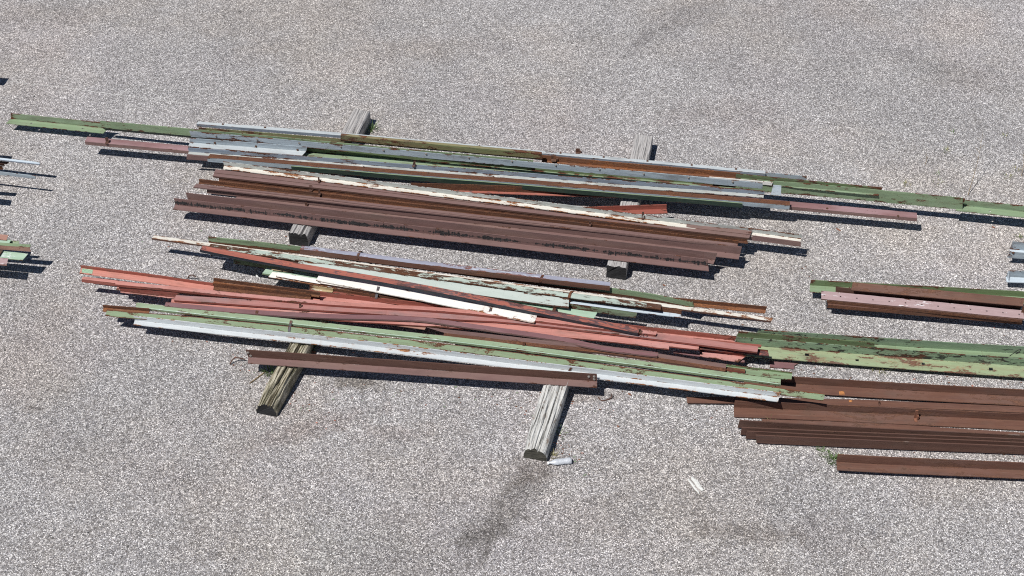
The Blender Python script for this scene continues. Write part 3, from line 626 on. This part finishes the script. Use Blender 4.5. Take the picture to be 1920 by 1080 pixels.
bar('E5', 'steel_angle', 'second of four nested brown angles counted from behind', 'angle bar', GE, [(V, 14, 'brown_dark')], [(1391, 802), (1660, 813), (1920, 824), (1990, 827)], zb=.012, th=.011)
bar('E6', 'steel_angle', 'third of four nested brown angles counted from behind', 'angle bar', GE, [(V, 14, 'brown_dark')], [(1401, 809), (1660, 820), (1920, 831), (1990, 834)], zb=.012, th=.011)
bar('E7', 'steel_angle', 'front one of four nested brown angles, its whole leg showing', 'angle bar', GE, [(V, 15, 'brown_dark')], [(1417, 816.5), (1660, 827.5), (1920, 838), (1990, 841)], zb=.012, th=.011)
bar('E8', 'steel_angle', 'separate brown angle at the lower right beside a weed', 'angle bar', GE, [(V, 14, 'brown'), (H, 14.5, 'brown')], [(1571, 852), (1660, 857), (1990, 871)], zb=.055, wob=.001)
# --- right green group
bar('F0', 'steel_angle', 'rearmost green bar blotched with black paint at right', 'angle bar', GF, [(V, 13, 'green_tar'), (H, 7, 'green')], [(1422, 618.5), (1660, 634.5), (1990, 654)], zb=.06)
bar('F1b', 'steel_angle', 'olive green bar with rusty upper edge between the two larger green ones', 'angle bar', GF, [(V, 12, 'olive'), (H, 3, 'green_tar')], [(1385, 622), (1640, 642)], zb=.07)
bar('F2', 'steel_angle', 'broad green angle with rust patches and square bolt holes', 'angle bar', GF, [(V, 14, 'green_tar'), (H, 20, 'green_worn')], [(1380, 632), (1660, 654), (1920, 673), (1990, 678)], zb=.06, holes=[(1, 1515, .42, .018), (1, 1609, .55, .015), (1, 1733, .42, .015), (1, 1860, .45, .018)], wob=.001)
# --- right small stack
bar('G1', 'steel_angle', 'green rust edged angle at the rear of the small stack at right', 'angle bar', GG, [(V, 10, 'olive'), (H, 12, 'green')], [(1521, 525), (1990, 551)], zb=.11)
bar('G2', 'steel_angle', 'dark brown bar mostly hidden behind the pinkish perforated bar', 'angle bar', GG, [(V, 9, 'brown_dark'), (H, 6, 'brown_dark')], [(1567, 538), (1917, 571)], zb=.12)
bar('G3', 'steel_angle', 'brown broad bar sloping across the green angle in the small stack', 'angle bar', GG, [(S_, (7, 8), 'brown'), (V, 1, 'brown_dark')], [(1599, 529), (1921, 559)], zb=.20)
bar('G4', 'steel_channel', 'pinkish white bar with an even row of small holes', 'channel', GG, [(H, 15, 'pinkwhite'), (V, 2, 'brown_dark')], [(1540, 545), (1918, 582)], zb=.17,
    holes=[(0, 1545.5 + (1910 - 1545.5) * i / 12, .5, .0075) for i in range(13)], wob=.001)
bar('G5a', 'steel_angle', 'upper thin brown bar under the pinkish perforated bar', 'angle bar', GG, [(H, 3, 'brown_dark'), (V, 5, 'brown_rust')], [(1550, 560), (1917, 597)], zb=.145)
bar('G5b', 'steel_angle', 'lowest brown bar of the small stack at right', 'angle bar', GG, [(H, 3, 'brown'), (V, 6, 'brown_rust')], [(1552, 568), (1917, 600)], zb=.10)
bar('G6', 'steel_angle', 'brown bar end cut by the right edge beside the perforated bar', 'angle bar', GG, [(V, 22, 'brown_rust')], [(1918, 576), (2000, 583)], zb=.11)
# --- left edge
bar('H1', 'steel_channel', 'thin pale blue channel entering from the left edge', 'channel', GH, [(H, 3.2, 'blue_pale'), (V, 2, 'bluegray')], [(-150, 277), (76, 304.5)], zb=.22)
bar('H2', 'steel_strip', 'gray strip with tapering tip entering from the left edge', 'strip', GH, [(V, 6, 'galv')], [(-150, 305), (66, 330)], zb=.21)
bar('H3', 'steel_angle', 'rusty brown bar tip under the thin pale blue channel at left', 'angle bar', GH, [(H, 3, 'brown_rust'), (V, 3, 'brown_rust')], [(-120, 293), (9, 305)], zb=.12)
bar('H4', 'steel_angle', 'short orange rusty bar tip at the left edge', 'angle bar', GH, [(V, 6, 'rust_orange')], [(-120, 302), (4, 312)], zb=.05)
bar('H5', 'steel_channel', 'rusty bar tip behind the thin pale blue channel', 'channel', GH, [(H, 3, 'brown_rust'), (V, 2, 'brown_dark')], [(-150, 288), (17, 303)], zb=.16)
bar('H6', 'steel_angle', 'steel bar just outside the left edge whose shadow falls on the gravel', 'angle bar', GH, [(H, 6, 'galv'), (V, 2, 'galv')], [(-200, 252), (-6, 270)], zb=.2)
bar('H7', 'steel_angle', 'low steel bar just outside the left edge below the gray strip', 'angle bar', GH, [(H, 5, 'bluegray'), (V, 3, 'bluegray')], [(-200, 318), (-4, 334)], zb=.24)
bar('H8', 'steel_angle', 'lowest steel bar just outside the left edge', 'angle bar', GH, [(H, 9, 'brown'), (V, 3, 'brown')], [(-200, 330), (-8, 352)], zb=.2)
bar('K', 'steel_plate', 'steel plate just outside the upper left corner casting a dark shadow', 'plate', GH, [(H, 12, 'brown'), (V, 2, 'brown')], [(-160, 118), (-4, 129)], zb=.15)
bar('I1', 'steel_angle', 'tan red bar end, topmost of the group at the left edge', 'angle bar', GI, [(H, 9, 'tan_red')], [(-120, 429), (16, 440)], zb=.3)
bar('I2', 'steel_angle', 'pale mint bar end below the tan red one at the left edge', 'angle bar', GI, [(H, 6, 'green_pale'), (V, 1, 'brown_dark')], [(-120, 438), (21, 450)], zb=.28)
bar('I2b', 'steel_angle', 'small green bar tip behind the mint bar end at the left edge', 'angle bar', GI, [(S_, (3, 3), 'green')], [(-100, 441), (36, 452.5)], zb=.25)
bar('I3', 'steel_channel', 'channel with green top and tan side at the left edge', 'channel', GI, [(H, 5, 'green'), (V, 8, 'tan_red')], [(-120, 446), (58, 459)], zb=.24)
bar('I6', 'steel_angle', 'short olive green bar tip at the very left edge', 'angle bar', GI, [(H, 10, 'olive')], [(-120, 459), (5, 469)], zb=.26)
bar('I4', 'steel_plate', 'pale green plate end marked with a white scribble at the left edge', 'plate', GI, [(H, 12, 'green_pale'), (V, 1.5, 'green')], [(-120, 459), (53, 475.5)], zb=.23)
bar('I5', 'steel_plate', 'pink plate end, lowest of the group at the left edge', 'plate', GI, [(H, 12, 'pinkwhite'), (V, 1.5, 'tan_red')], [(-120, 473), (16, 484)], zb=.25)
bar('J2', 'steel_channel', 'blue gray channel end with bolt, upper one at the right edge', 'channel', 'blue gray channels entering from the right', [(V, 15, 'galv'), (H, 4, 'blue_pale'), (V, 12, 'galv')], [(1899, 453), (1990, 460)], zb=.08)
bar('J1', 'steel_channel', 'blue gray channel with closed end, lower one at the right edge', 'channel', 'blue gray channels entering from the right', [(V, 12, 'galv'), (H, 9, 'blue_pale')], [(1891, 507.5), (1990, 512)], zb=.09)

bpy.context.view_layer.update()
# ------------------------------------------------------------------ fittings
def hexbolt(name, r, h, mat):
    bm = bmesh.new(); bmesh.ops.create_cone(bm, cap_ends=True, segments=6, radius1=r, radius2=r * .88, depth=h)
    bmesh.ops.translate(bm, verts=bm.verts, vec=(0, 0, h / 2))
    bmesh.ops.create_cone(bm, cap_ends=True, segments=10, radius1=r * 1.4, radius2=r * 1.35, depth=.003)
    me = bpy.data.meshes.new(name); bm.to_mesh(me); bm.free(); me.materials.append(mat); return me
BM1 = hexbolt('bolt', .0095, .008, BOLT); BM2 = hexbolt('bolt_rusty', .010, .009, BOLTR)
jobs = []
def bolts(key, pts, me):
    for x, y in pts:
        loc, n, ob = hit(x, y)
        if ob is not STEEL[key]:
            for dy in (-2, 2, -4, 4):
                loc, n, ob = hit(x, y + dy)
                if ob is STEEL[key]: break
            else: continue
        jobs.append((key, loc, n, me))
bolts('A7', [(405, 255), (482, 261.5), (561, 268.5), (639, 275), (719, 282), (799, 288.5), (879, 295.5), (960, 302.5), (1042, 310), (1124, 317.5), (1207, 326), (1291, 333), (1374, 341)], BM1)
bolts('A11', [(445, 296), (563, 304.5), (682, 313.5), (803, 322.5), (925, 332), (1047, 341.5), (1172, 352), (1298, 363.5), (1425, 375)], BM2)
bolts('A7b', [(403, 268), (480, 274.5), (558, 281)], BM2)
bolts('A5', [(418, 233), (497, 239), (1051, 287), (1132, 294.5), (1214, 302), (1297, 309.5), (1380, 317)], BM2)
bolts('A9', [(1551, 391), (1684, 405)], BM2)
bolts('D17', [(465, 661), (470, 667), (1104, 706), (1114, 711), (1114, 706)], BM1)
bolts('B5', [(955, 427)], BM2); bolts('J2', [(1900, 474)], BM2)
for key, loc, n, me in jobs:
    b = bpy.data.objects.new('bolt', me); COL.objects.link(b); b.parent = STEEL[key]; b.location = loc - STEEL[key].location
    b.rotation_mode = 'QUATERNION'; b.rotation_quaternion = n.to_track_quat('Z', 'Y')

def tube_bm(pts, r, sides=6, bm=None):
    bm = bm or bmesh.new(); prev = None
    for i, p in enumerate(pts):
        t = (pts[min(i + 1, len(pts) - 1)] - pts[max(i - 1, 0)]).normalized()
        a = t.orthogonal().normalized() if abs(t.z) > .95 else t.cross(Vector((0, 0, 1))).normalized(); b = t.cross(a)
        rr = r(i / (len(pts) - 1)) if callable(r) else r
        row = [bm.verts.new(p + (a * math.cos(k * 2 * math.pi / sides) + b * math.sin(k * 2 * math.pi / sides)) * rr) for k in range(sides)]
        if prev:
            for k in range(sides): bm.faces.new((prev[k], prev[(k + 1) % sides], row[(k + 1) % sides], row[k]))
        else: bm.faces.new(row)
        prev = row
    bm.faces.new(list(reversed(prev))); return bm
def strap(label, px, mat, width=.024, group='steel straps bound round the bars', lift=.005, name='steel_strap', cat='strap'):
    pts = []
    for x, y in px:
        loc, n, ob = hit(x, y); pts.append(loc + n * lift)
    d = Vector((.99, -.13, 0)); th = .0025; bm = bmesh.new(); u = bm.loops.layers.uv.new('UVMap'); rows = []
    o0 = pts[0].copy(); s = 0; info = {}
    for i, p in enumerate(pts):
        t = (pts[min(i + 1, len(pts) - 1)] - pts[max(i - 1, 0)]).normalized(); nn = d.cross(t).normalized()
        if i: s += (p - pts[i - 1]).length
        r = [p + d * width / 2, p - d * width / 2, p - d * width / 2 + nn * th, p + d * width / 2 + nn * th]
        r = [bm.verts.new(q - o0) for q in r]
        for k, v in enumerate(r): info[v] = (s, .02 * k)
        rows.append(r)
    for a, b in zip(rows, rows[1:]):
        for k in range(4): bm.faces.new((a[k], a[(k + 1) % 4], b[(k + 1) % 4], b[k]))
    bm.faces.new(rows[0]); bm.faces.new(list(reversed(rows[-1])))
    for f in bm.faces:
        for l in f.loops: l[u].uv = info[l.vert]
    bmesh.ops.recalc_face_normals(bm, faces=bm.faces)
    return tag(link(name, bm, [M[mat]], o0), label, cat, group)
strap('rusty strap over the lavender topped angle, left one', [(676, 471), (673, 475), (671, 480), (670, 486), (669, 491)], 'strap_rust')
strap('rusty strap over the lavender topped angle, right one', [(1018, 516), (1015, 521), (1013, 528), (1011, 536)], 'strap_rust')
strap('thick rusty strap hooked round the peeling bars at the end of the pale plate', [(1073, 546), (1069, 551), (1067, 558), (1067, 566), (1070, 570)], 'strap_rust', .028)
strap('gray steel strap round the brightest white plate', [(710, 538), (708, 545), (707, 551), (705, 559)], 'strap_steel')
strap('gray steel strap showing at the narrow right part of the white plate', [(921, 577), (919, 584)], 'strap_steel')
strap('strap round the two long green angles near the left', [(546, 601), (545, 607), (543, 613), (542, 622)], 'strap_steel')
strap('dark strap bowed over the brown channel in front of the mauve strip', [(988, 623), (985, 632), (983, 641), (982, 648)], 'strap_rust')
strap('orange rusty strap on the green angles right of the middle', [(1078, 668), (1077, 675), (1075, 685)], 'strap_rust', .02)
strap('strap stub at the end of the single dark brown angle', [(1071, 689), (1067, 696)], 'strap_rust', .02)
strap('short brown band on the mauve strip near its left end', [(482, 583), (481, 588)], 'strap_rust')
strap('brown band on the pale green bar near its right end', [(1041, 576), (1038, 584)], 'strap_rust', .03)
strap('brown band on the pale green bar beside the white plates', [(551, 507), (550, 512)], 'strap_rust')

def clip(label, x, y, h=.045, w=.02, dep=.012, mat=None, lean=0., group='small welded clips standing on the bars', foot=True):
    """a bent flat-bar clip: a foot and an upright plate"""
    loc, n, ob = hit(x, y); bm = bmesh.new()
    def box(x0, x1, y0, y1, z0, z1):
        v = [bm.verts.new((a + lean * c, b, c)) for c in (z0, z1) for a, b in ((x0, y0), (x1, y0), (x1, y1), (x0, y1))]
        for f in ((3, 2, 1, 0), (4, 5, 6, 7), (0, 1, 5, 4), (1, 2, 6, 5), (2, 3, 7, 6), (3, 0, 4, 7)): bm.faces.new([v[i] for i in f])
    box(-w / 2, w / 2, 0, dep * .5, 0, h)
    if foot: box(-w * .5, w * .5, -dep * 2.2, 0, 0, .006); box(w * .5, w * .9, -dep, dep * .4, 0, h * .45)
    return tag(link('bar_clip', bm, [mat or WIRE], loc), label, 'clip', group)
clip('upright clip on the rusty brown legs of the maroon group, upper left one', 583, 356, .055, .03)
clip('upright clip on the rusty brown legs, slightly right and lower', 599, 364, .05, .02)
clip('small clip on the shaded maroon angle', 574, 386, .045, .018)
clip('small clip on the white chipped angle at left', 598, 340, .05, .016)
clip('maroon clip far right on the maroon group', 1106, 421, .04, .02)
clip('rusty hook clip near the right end of the white chipped angle', 1205, 409, .075, .02)
clip('tall dark hook standing on the pale green angle', 775, 311, .06, .022, lean=.3)
clip('dark block shaped clip on the left end of the pink channel', 201, 266, .05, .03, .02)
clip('dark clip in the orange rusted channel', 1038, 299, .05, .05, .02, BOLTR)
clip('maroon bracket poking up behind the pale rear channel', 1083, 286, .05, .045, .012)
clip('dark hook clip on the smudged salmon bar', 563, 574, .03, .02)
clip('orange clip across the widest brown angle', 1716, 785, .10, .025, .02, RUSTF)
clip('thin post on the flat brown bar behind the widest angle', 1648, 757, .03, .012, .01)
clip('thin upright hook where the red bars meet the wire', 1200, 622, .03, .02)

def bolt_end():
    o = STEEL['J1']; kv, kh, ks = scale_at(1891, 507, .09); h = 12 / kv; wd = 9 / kh
    bm = bmesh.new(); z0 = .007
    a = [(0, 0, h + z0), (0, 0, z0), (0, -wd, z0)]
    v = [bm.verts.new((x + k, y, z)) for k in (0, .006) for x, y, z in a]
    for f in ((0, 1, 2), (5, 4, 3), (0, 3, 4, 1), (1, 4, 5, 2), (2, 5, 3, 0)): bm.faces.new([v[i] for i in f])
    bmesh.ops.recalc_face_normals(bm, faces=bm.faces)
    e = link('end_plate', bm, [GALVP], o.location, o); e.location = (0.001, 0, 0)
GALVP = simple('galvanised_plate', (.42, .47, .52), .5)
bolt_end()

# green paint patch with rusty rim on the first end of the long red angle; chalk scribble
def patch(parent, quad, mat, name, lift=.002):
    pts = [hit(*q)[0] for q in quad]; n = hit(sum(q[0] for q in quad) / 4, sum(q[1] for q in quad) / 4)[1]
    o0 = pts[0]; bm = bmesh.new()
    a = [bm.verts.new(p - o0 + n * lift) for p in pts]; b = [bm.verts.new(p - o0 + n * .0004) for p in pts]
    bm.faces.new(a); bm.faces.new(list(reversed(b)))
    for k in range(4): bm.faces.new((a[k], b[k], b[(k + 1) % 4], a[(k + 1) % 4]))
    bmesh.ops.recalc_face_normals(bm, faces=bm.faces)
    return link(name, bm, [mat], o0, STEEL[parent])
GP = simple('green_patch', (.28, .42, .29), .6); OP = simple('orange_mark', (.36, .15, .05), .8, 0, .4)
patch('D1', [(154, 503.5), (174, 506), (173, 513.5), (153, 511)], GP, 'paint_patch')
patch('E1', [(1573, 734), (1582, 733.5), (1584, 740), (1574, 740)], OP, 'rust_mark')
patch('E2', [(1591, 750), (1598, 750.5), (1598, 754), (1592, 754)], OP, 'rust_mark')
z = [(21, 476.5), (19, 476), (18, 478.2), (20, 479.6), (17.6, 481), (18.3, 484), (22, 484)]
def mark(px, key, r=.0022, name='paint_mark', mat=MARKW):
    pts = [hit(*q)[0] for q in px]; o0 = pts[0]
    link(name, tube_bm([p - o0 + Vector((0, 0, .001)) for p in pts], r, 5), [mat], o0, STEEL[key])
mark(z, 'I4'); mark([(13.5, 480), (17.5, 482)], 'I4')

# ------------------------------------------------------------------ wires and litter
def wire(label, px, r=.003, mat=WIRE, zs=None, name='rusty_wire', cat='wire', onsurf=True, group=None, smooth_n=5):
    pts = []
    for i, (x, y) in enumerate(px):
        z = zs[i] if zs else r
        if onsurf:
            loc, n, ob = hit(x, y); pts.append(loc + Vector((0, 0, z)))
        else: pts.append(P(x, y, z))
    pts = catmull(pts, (len(pts) - 1) * smooth_n); o0 = pts[0].copy()
    return tag(link(name, tube_bm([p - o0 for p in pts], r, 6), [mat], o0, smooth=True), label, cat, group)
wire('bent rusty rod lying at the left end of the single brown angle', [(431, 683), (434, 677), (441, 671), (452, 672), (459, 674)], .006, zs=[.01, .03, .05, .04, .02], onsurf=False)
wire('curled rusty rod on the gravel right of the front timber', [(1121, 744), (1128, 751), (1140, 749), (1147, 744), (1146, 738)], .005, zs=[.01, .006, .006, .02, .05], onsurf=False)
wire('thin twisted black wire tied round the red bars near the right', [(1199, 621), (1196, 630), (1198, 634), (1205, 630), (1210, 629), (1214, 631), (1208, 635), (1206, 632)], .002, TARM, zs=[.02, .01, .01, .02, .02, .01, .01, .02])
wire('small rusty hook on the gravel below the maroon group', [(655, 450), (659, 453), (663, 453)], .004, onsurf=False)
wire('small rusty hook standing behind the red angle at left', [(352, 522), (355, 517), (361, 516), (367, 519)], .006, zs=[.01, .05, .06, .04], onsurf=False)
wire('short rusty wire lying across the light green bar end', [(1441, 701), (1443, 706), (1445, 712)], .003, zs=[.004] * 3)
wire('black cord loop lying on the tarred green bar', [(1893, 668), (1900, 663), (1908, 657), (1914, 656), (1910, 661), (1904, 664)], .003, TARM, zs=[.004] * 6)
wire('thin pale string stretched along the gravel at the upper left', [(10, 151), (60, 158), (110, 163), (190, 174), (270, 183), (345, 193), (420, 201), (480, 208)], .0013, MARKW, zs=[.003] * 8, onsurf=False, name='pale_string', cat='string', smooth_n=6)

bm = bmesh.new()   # crushed bottle: lathe profile along x
prof = [(0, .010), (.012, .011), (.02, .0135), (.05, .028), (.075, .030), (.085, .027), (.095, .030), (.12, .0285), (.135, .027), (.15, .0305), (.18, .030), (.195, .027), (.2, .012)]
rows = []
for i, (x, r) in enumerate(prof):
    row = []
    for k in range(14):
        a = k * 2 * math.pi / 14; q = 1 + .16 * noise.noise(Vector((x * 30, math.cos(a), math.sin(a)))) * (1 if x > .03 else 0)
        row.append(bm.verts.new((x, r * q * math.cos(a), max(-r * .8, r * q * .85 * math.sin(a)) + .025)))
    rows.append(row)
for a, b in zip(rows, rows[1:]):
    for k in range(14): bm.faces.new((a[k], a[(k + 1) % 14], b[(k + 1) % 14], b[k]))
bm.faces.new(rows[-1]); bm.faces.new(list(reversed(rows[0]))); bmesh.ops.recalc_face_normals(bm, faces=bm.faces)
g = NG('cloudy_plastic'); g.b.inputs['Base Color'].default_value = (.72, .75, .80, 1); g.b.inputs['Roughness'].default_value = .28; g.b.inputs['Transmission Weight'].default_value = .35
g.put(g.b.inputs['Normal'], g.bump(g.noise(g.n('ShaderNodeNewGeometry').outputs['Position'], 55, 3, .6), .6, .006))
a0 = P(1029, 871.5, .0); a1 = P(1070, 867, .0); dr = (a1 - a0).normalized()
bt = bpy.data.objects.new('plastic_bottle', None); COL.objects.link(bt); bt.location = a0
bt.rotation_euler = (0, 0, math.atan2(dr.y, dr.x))
tag(bt, 'crushed cloudy plastic bottle lying on the gravel near the bleached timber', 'bottle')
b = link('bottle_body', bm, [g.m], (0, 0, 0), smooth=True); b.parent = bt
bm = bmesh.new(); bmesh.ops.create_cone(bm, cap_ends=True, segments=12, radius1=.0135, radius2=.0135, depth=.014, matrix=Matrix.Translation((-.006, 0, .022)) @ Matrix.Rotation(R(90), 4, 'Y'))
b = link('bottle_cap', bm, [MARKW], (0, 0, 0)); b.parent = bt
def sliver(label, p0, p1, wd, th, mat=SPL, name='white_splinter', cat='splinter', group=None, z=.004):
    a = P(*p0, 0); b = P(*p1, 0); d = b - a; L = d.length; d.normalize(); sd_ = Vector((d.y, -d.x, 0)); bm = bmesh.new(); rows = []
    for i in range(9):
        t = i / 8; w_ = wd * (.35 + .65 * math.sin(math.pi * min(1, .12 + t * .80))) ; j = noise.noise(Vector((t * 5, L * 40, 1))) * wd * .25
        rows.append([bm.verts.new(d * L * t + sd_ * (q * w_ / 2 + j) + Vector((0, 0, zz))) for q, zz in ((-1, z), (-.8, z + th), (.1, z + th * 1.3), (.8, z + th), (1, z))])
    for r0, r1 in zip(rows, rows[1:]):
        for k in range(5): bm.faces.new((r0[k], r0[(k + 1) % 5], r1[(k + 1) % 5], r1[k]))
    bm.faces.new(rows[0]); bm.faces.new(list(reversed(rows[-1]))); bmesh.ops.recalc_face_normals(bm, faces=bm.faces)
    return tag(link(name, bm, [mat], a), label, cat, group)
sliver('broader of the two white splinters on the gravel at lower right', (1298, 896), (1318, 921), .042, .008)
sliver('narrower white splinter just left of the broader one', (1290, 899), (1311, 927), .020, .006)
sliver('orange brown wood chip beside the mossy timber behind the brown angle', (562, 659), (592, 662), .03, .012, RUSTF, 'wood_chip', 'wood chip')
sliver('tiny white shard lying on the second red channel', (486, 554.5), (489.5, 558), .02, .004, name='white_shard', cat='shard', z=.26)
FG = 'rust flakes scattered on the gravel'
for p0, p1, l in [((1178, 738), (1184, 742), 'small rust flake right of the curled rod'), ((1157, 799), (1161, 801), 'tiny rust flake below the curled rod'), ((1568, 429), (1576, 434), 'thin rust flake right of the white chipped angle'),
                  ((1243, 534), (1248, 537), 'rust flake above the rust brown angle end'), ((1860, 425), (1866, 428), 'rust flake below the green angle at the right edge')]:
    sliver(l, p0, p1, .018, .004, RUSTF, 'rust_flake', 'rust flake', FG)
sliver('long dry twig leaning against the mossy timber', (468, 720), (499, 697), .012, .006, STEM, 'dry_twig', 'twig')

def tuft(label, px, py, n, h, spread, mats=None, name='grass_tuft', cat='grass tuft', group='grass tufts by the timbers and bars', seed=0, flat=.5):
    r = random.Random(seed + px); bm = bmesh.new(); o0 = P(px, py, 0)
    for i in range(n):
        a = r.uniform(0, 6.283); rad = spread * math.sqrt(r.random()) * .4; b = Vector((math.cos(a) * rad, math.sin(a) * rad, 0))
        l = h * r.uniform(.5, 1.1); a2 = a + r.uniform(-.8, .8); out = Vector((math.cos(a2), math.sin(a2), 0)) * l * r.uniform(.2, flat + .4)
        sdv = Vector((-math.sin(a2), math.cos(a2), 0)) * r.uniform(.002, .0042); prev = None; mi = 0 if r.random() < .75 or len(mats or [1]) < 2 else 1
        for k in range(4):
            t = k / 3; c = b + out * t * t + Vector((0, 0, l * (t - .35 * t * t))); w_ = sdv * (1 - t * .9)
            row = (bm.verts.new(c - w_), bm.verts.new(c + w_))
            if prev:
                f = bm.faces.new((prev[0], prev[1], row[1], row[0])); f.material_index = mi
            prev = row
    return tag(link(name, bm, mats or [GRASS, GRASSY], o0), label, cat, group)
tuft('grass tuft in the shade right of the upper left timber', 698, 246, 45, .13, .16)
tuft('grass tuft left of the mossy timber under the brown angle', 506, 698, 60, .12, .16)
tuft('grass tuft right of the mossy timber behind the brown angle', 584, 654, 40, .09, .14)
tuft('green weed at the left end of the separate brown angle', 1562, 864, 95, .075, .15, [GRASS])
tuft('thin low weed up left of the separate brown angle', 1543, 850, 50, .05, .15)
tuft('sparse dry grass below the broad green angle', 1650, 690, 36, .12, .24, [GRASSY, GRASS])
tuft('sparse yellow weed between the bleached timber and the bottle', 1040, 858, 22, .07, .08, [GRASSY])
tuft('thin grass blades along the right side of the bleached timber', 1046, 815, 14, .10, .18)
WG = 'tiny weeds growing in the pavement at upper right'
for i, (x, y, n, sp, l) in enumerate([(1774, 283, 16, .10, 'tiny dark weed high at the upper right'), (1758, 327, 10, .05, 'tiny yellow green weed left of the dry stalk'), (1700, 347, 18, .10, 'small dark weed above the green angle'),
        (1883, 256, 12, .08, 'tiny yellowish weed highest near the right edge'), (1888, 332, 16, .12, 'small weed near the right edge above the green angle'), (1785, 250, 12, .10, 'dark wisp of weed highest left of the stalk'),
        (1757, 342, 12, .12, 'flat dark weed just below the yellow green one'), (1911, 445, 18, .08, 'yellow weed above the blue gray channel at the right edge'), (1905, 318, 14, .1, 'sparse weed at the right edge beside a second stalk'), (1446, 788, 14, .08, 'little weed between the brown bars at right')]):
    tuft(l, x, y, n, .045, sp, [GRASS, GRASSY] if i % 2 else [GRASSY, GRASS], 'small_weed', 'weed', WG, i, .9)
def stalk(label, base, top_px, h, n=5):
    a = P(*base, 0); b = P(*top_px, h); bm = bmesh.new(); mid = a.lerp(b, .5) + Vector((.02, .01, .01))
    pts = catmull([Vector((0, 0, 0)), mid - a, b - a], 12); tube_bm(pts, lambda t: .0035 * (1 - t * .7), 5, bm)
    for k in range(n):
        p = pts[4 + k * 8 // n]; q = p + Vector((rnd.uniform(-.05, .05), rnd.uniform(-.03, .05), rnd.uniform(.02, .06))); tube_bm([p, (p + q) / 2 + Vector((0, 0, .01)), q], .0018, 4, bm)
    return tag(link('dry_stalk', bm, [STEM], a), label, 'stalk', 'dry stalks growing at upper right')
stalk('tallest dry branching stalk growing at upper right', (1815, 366), (1843, 248), .5, 7)
stalk('short dry stalk left of the tallest one', (1735, 308), (1736, 287), .1, 3)
stalk('short dry stalk close to the right edge', (1915, 330), (1918, 285), .15, 4)

# loose grit lying on the bonded aggregate
bm = bmesh.new(); rr = random.Random(3)
for i in range(4200):
    x, y = rr.uniform(-40, 1960), rr.uniform(-20, 1100); p = P(x, y, 0); r = rr.uniform(.0035, .0075); mt = rr.randrange(3)
    q = [bm.verts.new(p + Vector((r * a * rr.uniform(.7, 1.3), r * b * rr.uniform(.7, 1.3), max(0, r * (.55 + c * .6))))) for a, b, c in ((1, 0, 0), (0, 1, 0), (-1, 0, 0), (0, -1, 0), (0, 0, 1), (0, 0, -1))]
    for a, b, c in ((0, 1, 4), (1, 2, 4), (2, 3, 4), (3, 0, 4), (1, 0, 5), (2, 1, 5), (3, 2, 5), (0, 3, 5)):
        f = bm.faces.new((q[a], q[b], q[c])); f.material_index = mt
for i in range(260):
    x, y = rr.uniform(-40, 1960), rr.uniform(-20, 1100); p = P(x, y, 0); r = rr.uniform(.008, .013); mt = rr.randrange(3)
    q = [bm.verts.new(p + Vector((r * math.cos(a) * rr.uniform(.7, 1.2), r * math.sin(a) * rr.uniform(.7, 1.2), 0))) for a in (0, 1.26, 2.5, 3.8, 5.0)]; tp = [bm.verts.new(p + (v.co - p) * .6 + Vector((0, 0, r * rr.uniform(.6, 1)))) for v in q]
    for k in range(5): f = bm.faces.new((q[k], q[(k + 1) % 5], tp[(k + 1) % 5], tp[k])); f.material_index = mt
    bm.faces.new(tp).material_index = mt
o = link('loose_gravel', bm, [simple('grit_light', (.6, .58, .56), .9), simple('grit_mid', (.33, .31, .30), .9), simple('grit_dark', (.12, .115, .11), .9)])
tag(o, 'loose gray and white grit scattered over the pavement', 'gravel', None, 'stuff')

bm = bmesh.new()      # paint chips and rust flakes shed round the stacks
seeds = [((300, 290), (1500, 400)), ((330, 420), (1480, 500)), ((250, 470), (1440, 600)), ((200, 600), (1300, 740)), ((480, 720), (1150, 760)), ((1300, 770), (1900, 850)), ((1450, 690), (1920, 720)), ((1500, 500), (1920, 620)), ((420, 640), (620, 800)), ((960, 740), (1100, 880))]
for i in range(1100):
    (x0, y0), (x1, y1) = seeds[i % len(seeds)]; t = rr.random()
    x = x0 + (x1 - x0) * t + rr.gauss(0, 12); y = y0 + (y1 - y0) * t + rr.gauss(4, 14); p = P(x, y, 0); r = rr.choice((.004, .005, .006, .008, .012)); a0_ = rr.uniform(0, 6)
    q = [p + Vector((r * rr.uniform(.5, 1.3) * math.cos(a0_ + a), r * rr.uniform(.4, .9) * math.sin(a0_ + a), rr.uniform(.003, .006))) for a in (0, 1.5, 3.1, 4.6)]
    lo = [bm.verts.new(v - Vector((0, 0, .0015))) for v in q]; up = [bm.verts.new(v) for v in q]; mi = rr.choice((0, 0, 0, 0, 1, 2, 3))
    bm.faces.new(up).material_index = mi
    for k in range(4): bm.faces.new((lo[k], lo[(k + 1) % 4], up[(k + 1) % 4], up[k])).material_index = mi
o = link('paint_chips', bm, [simple('chip_rust', (.14, .06, .035), .9, 0, .4), simple('chip_red', (.36, .15, .11), .9), simple('chip_green', (.2, .27, .17), .9), simple('chip_white', (.6, .58, .54), .9)])
tag(o, 'rust flakes and paint chips shed on the gravel round the stacks', 'paint chips', None, 'stuff')
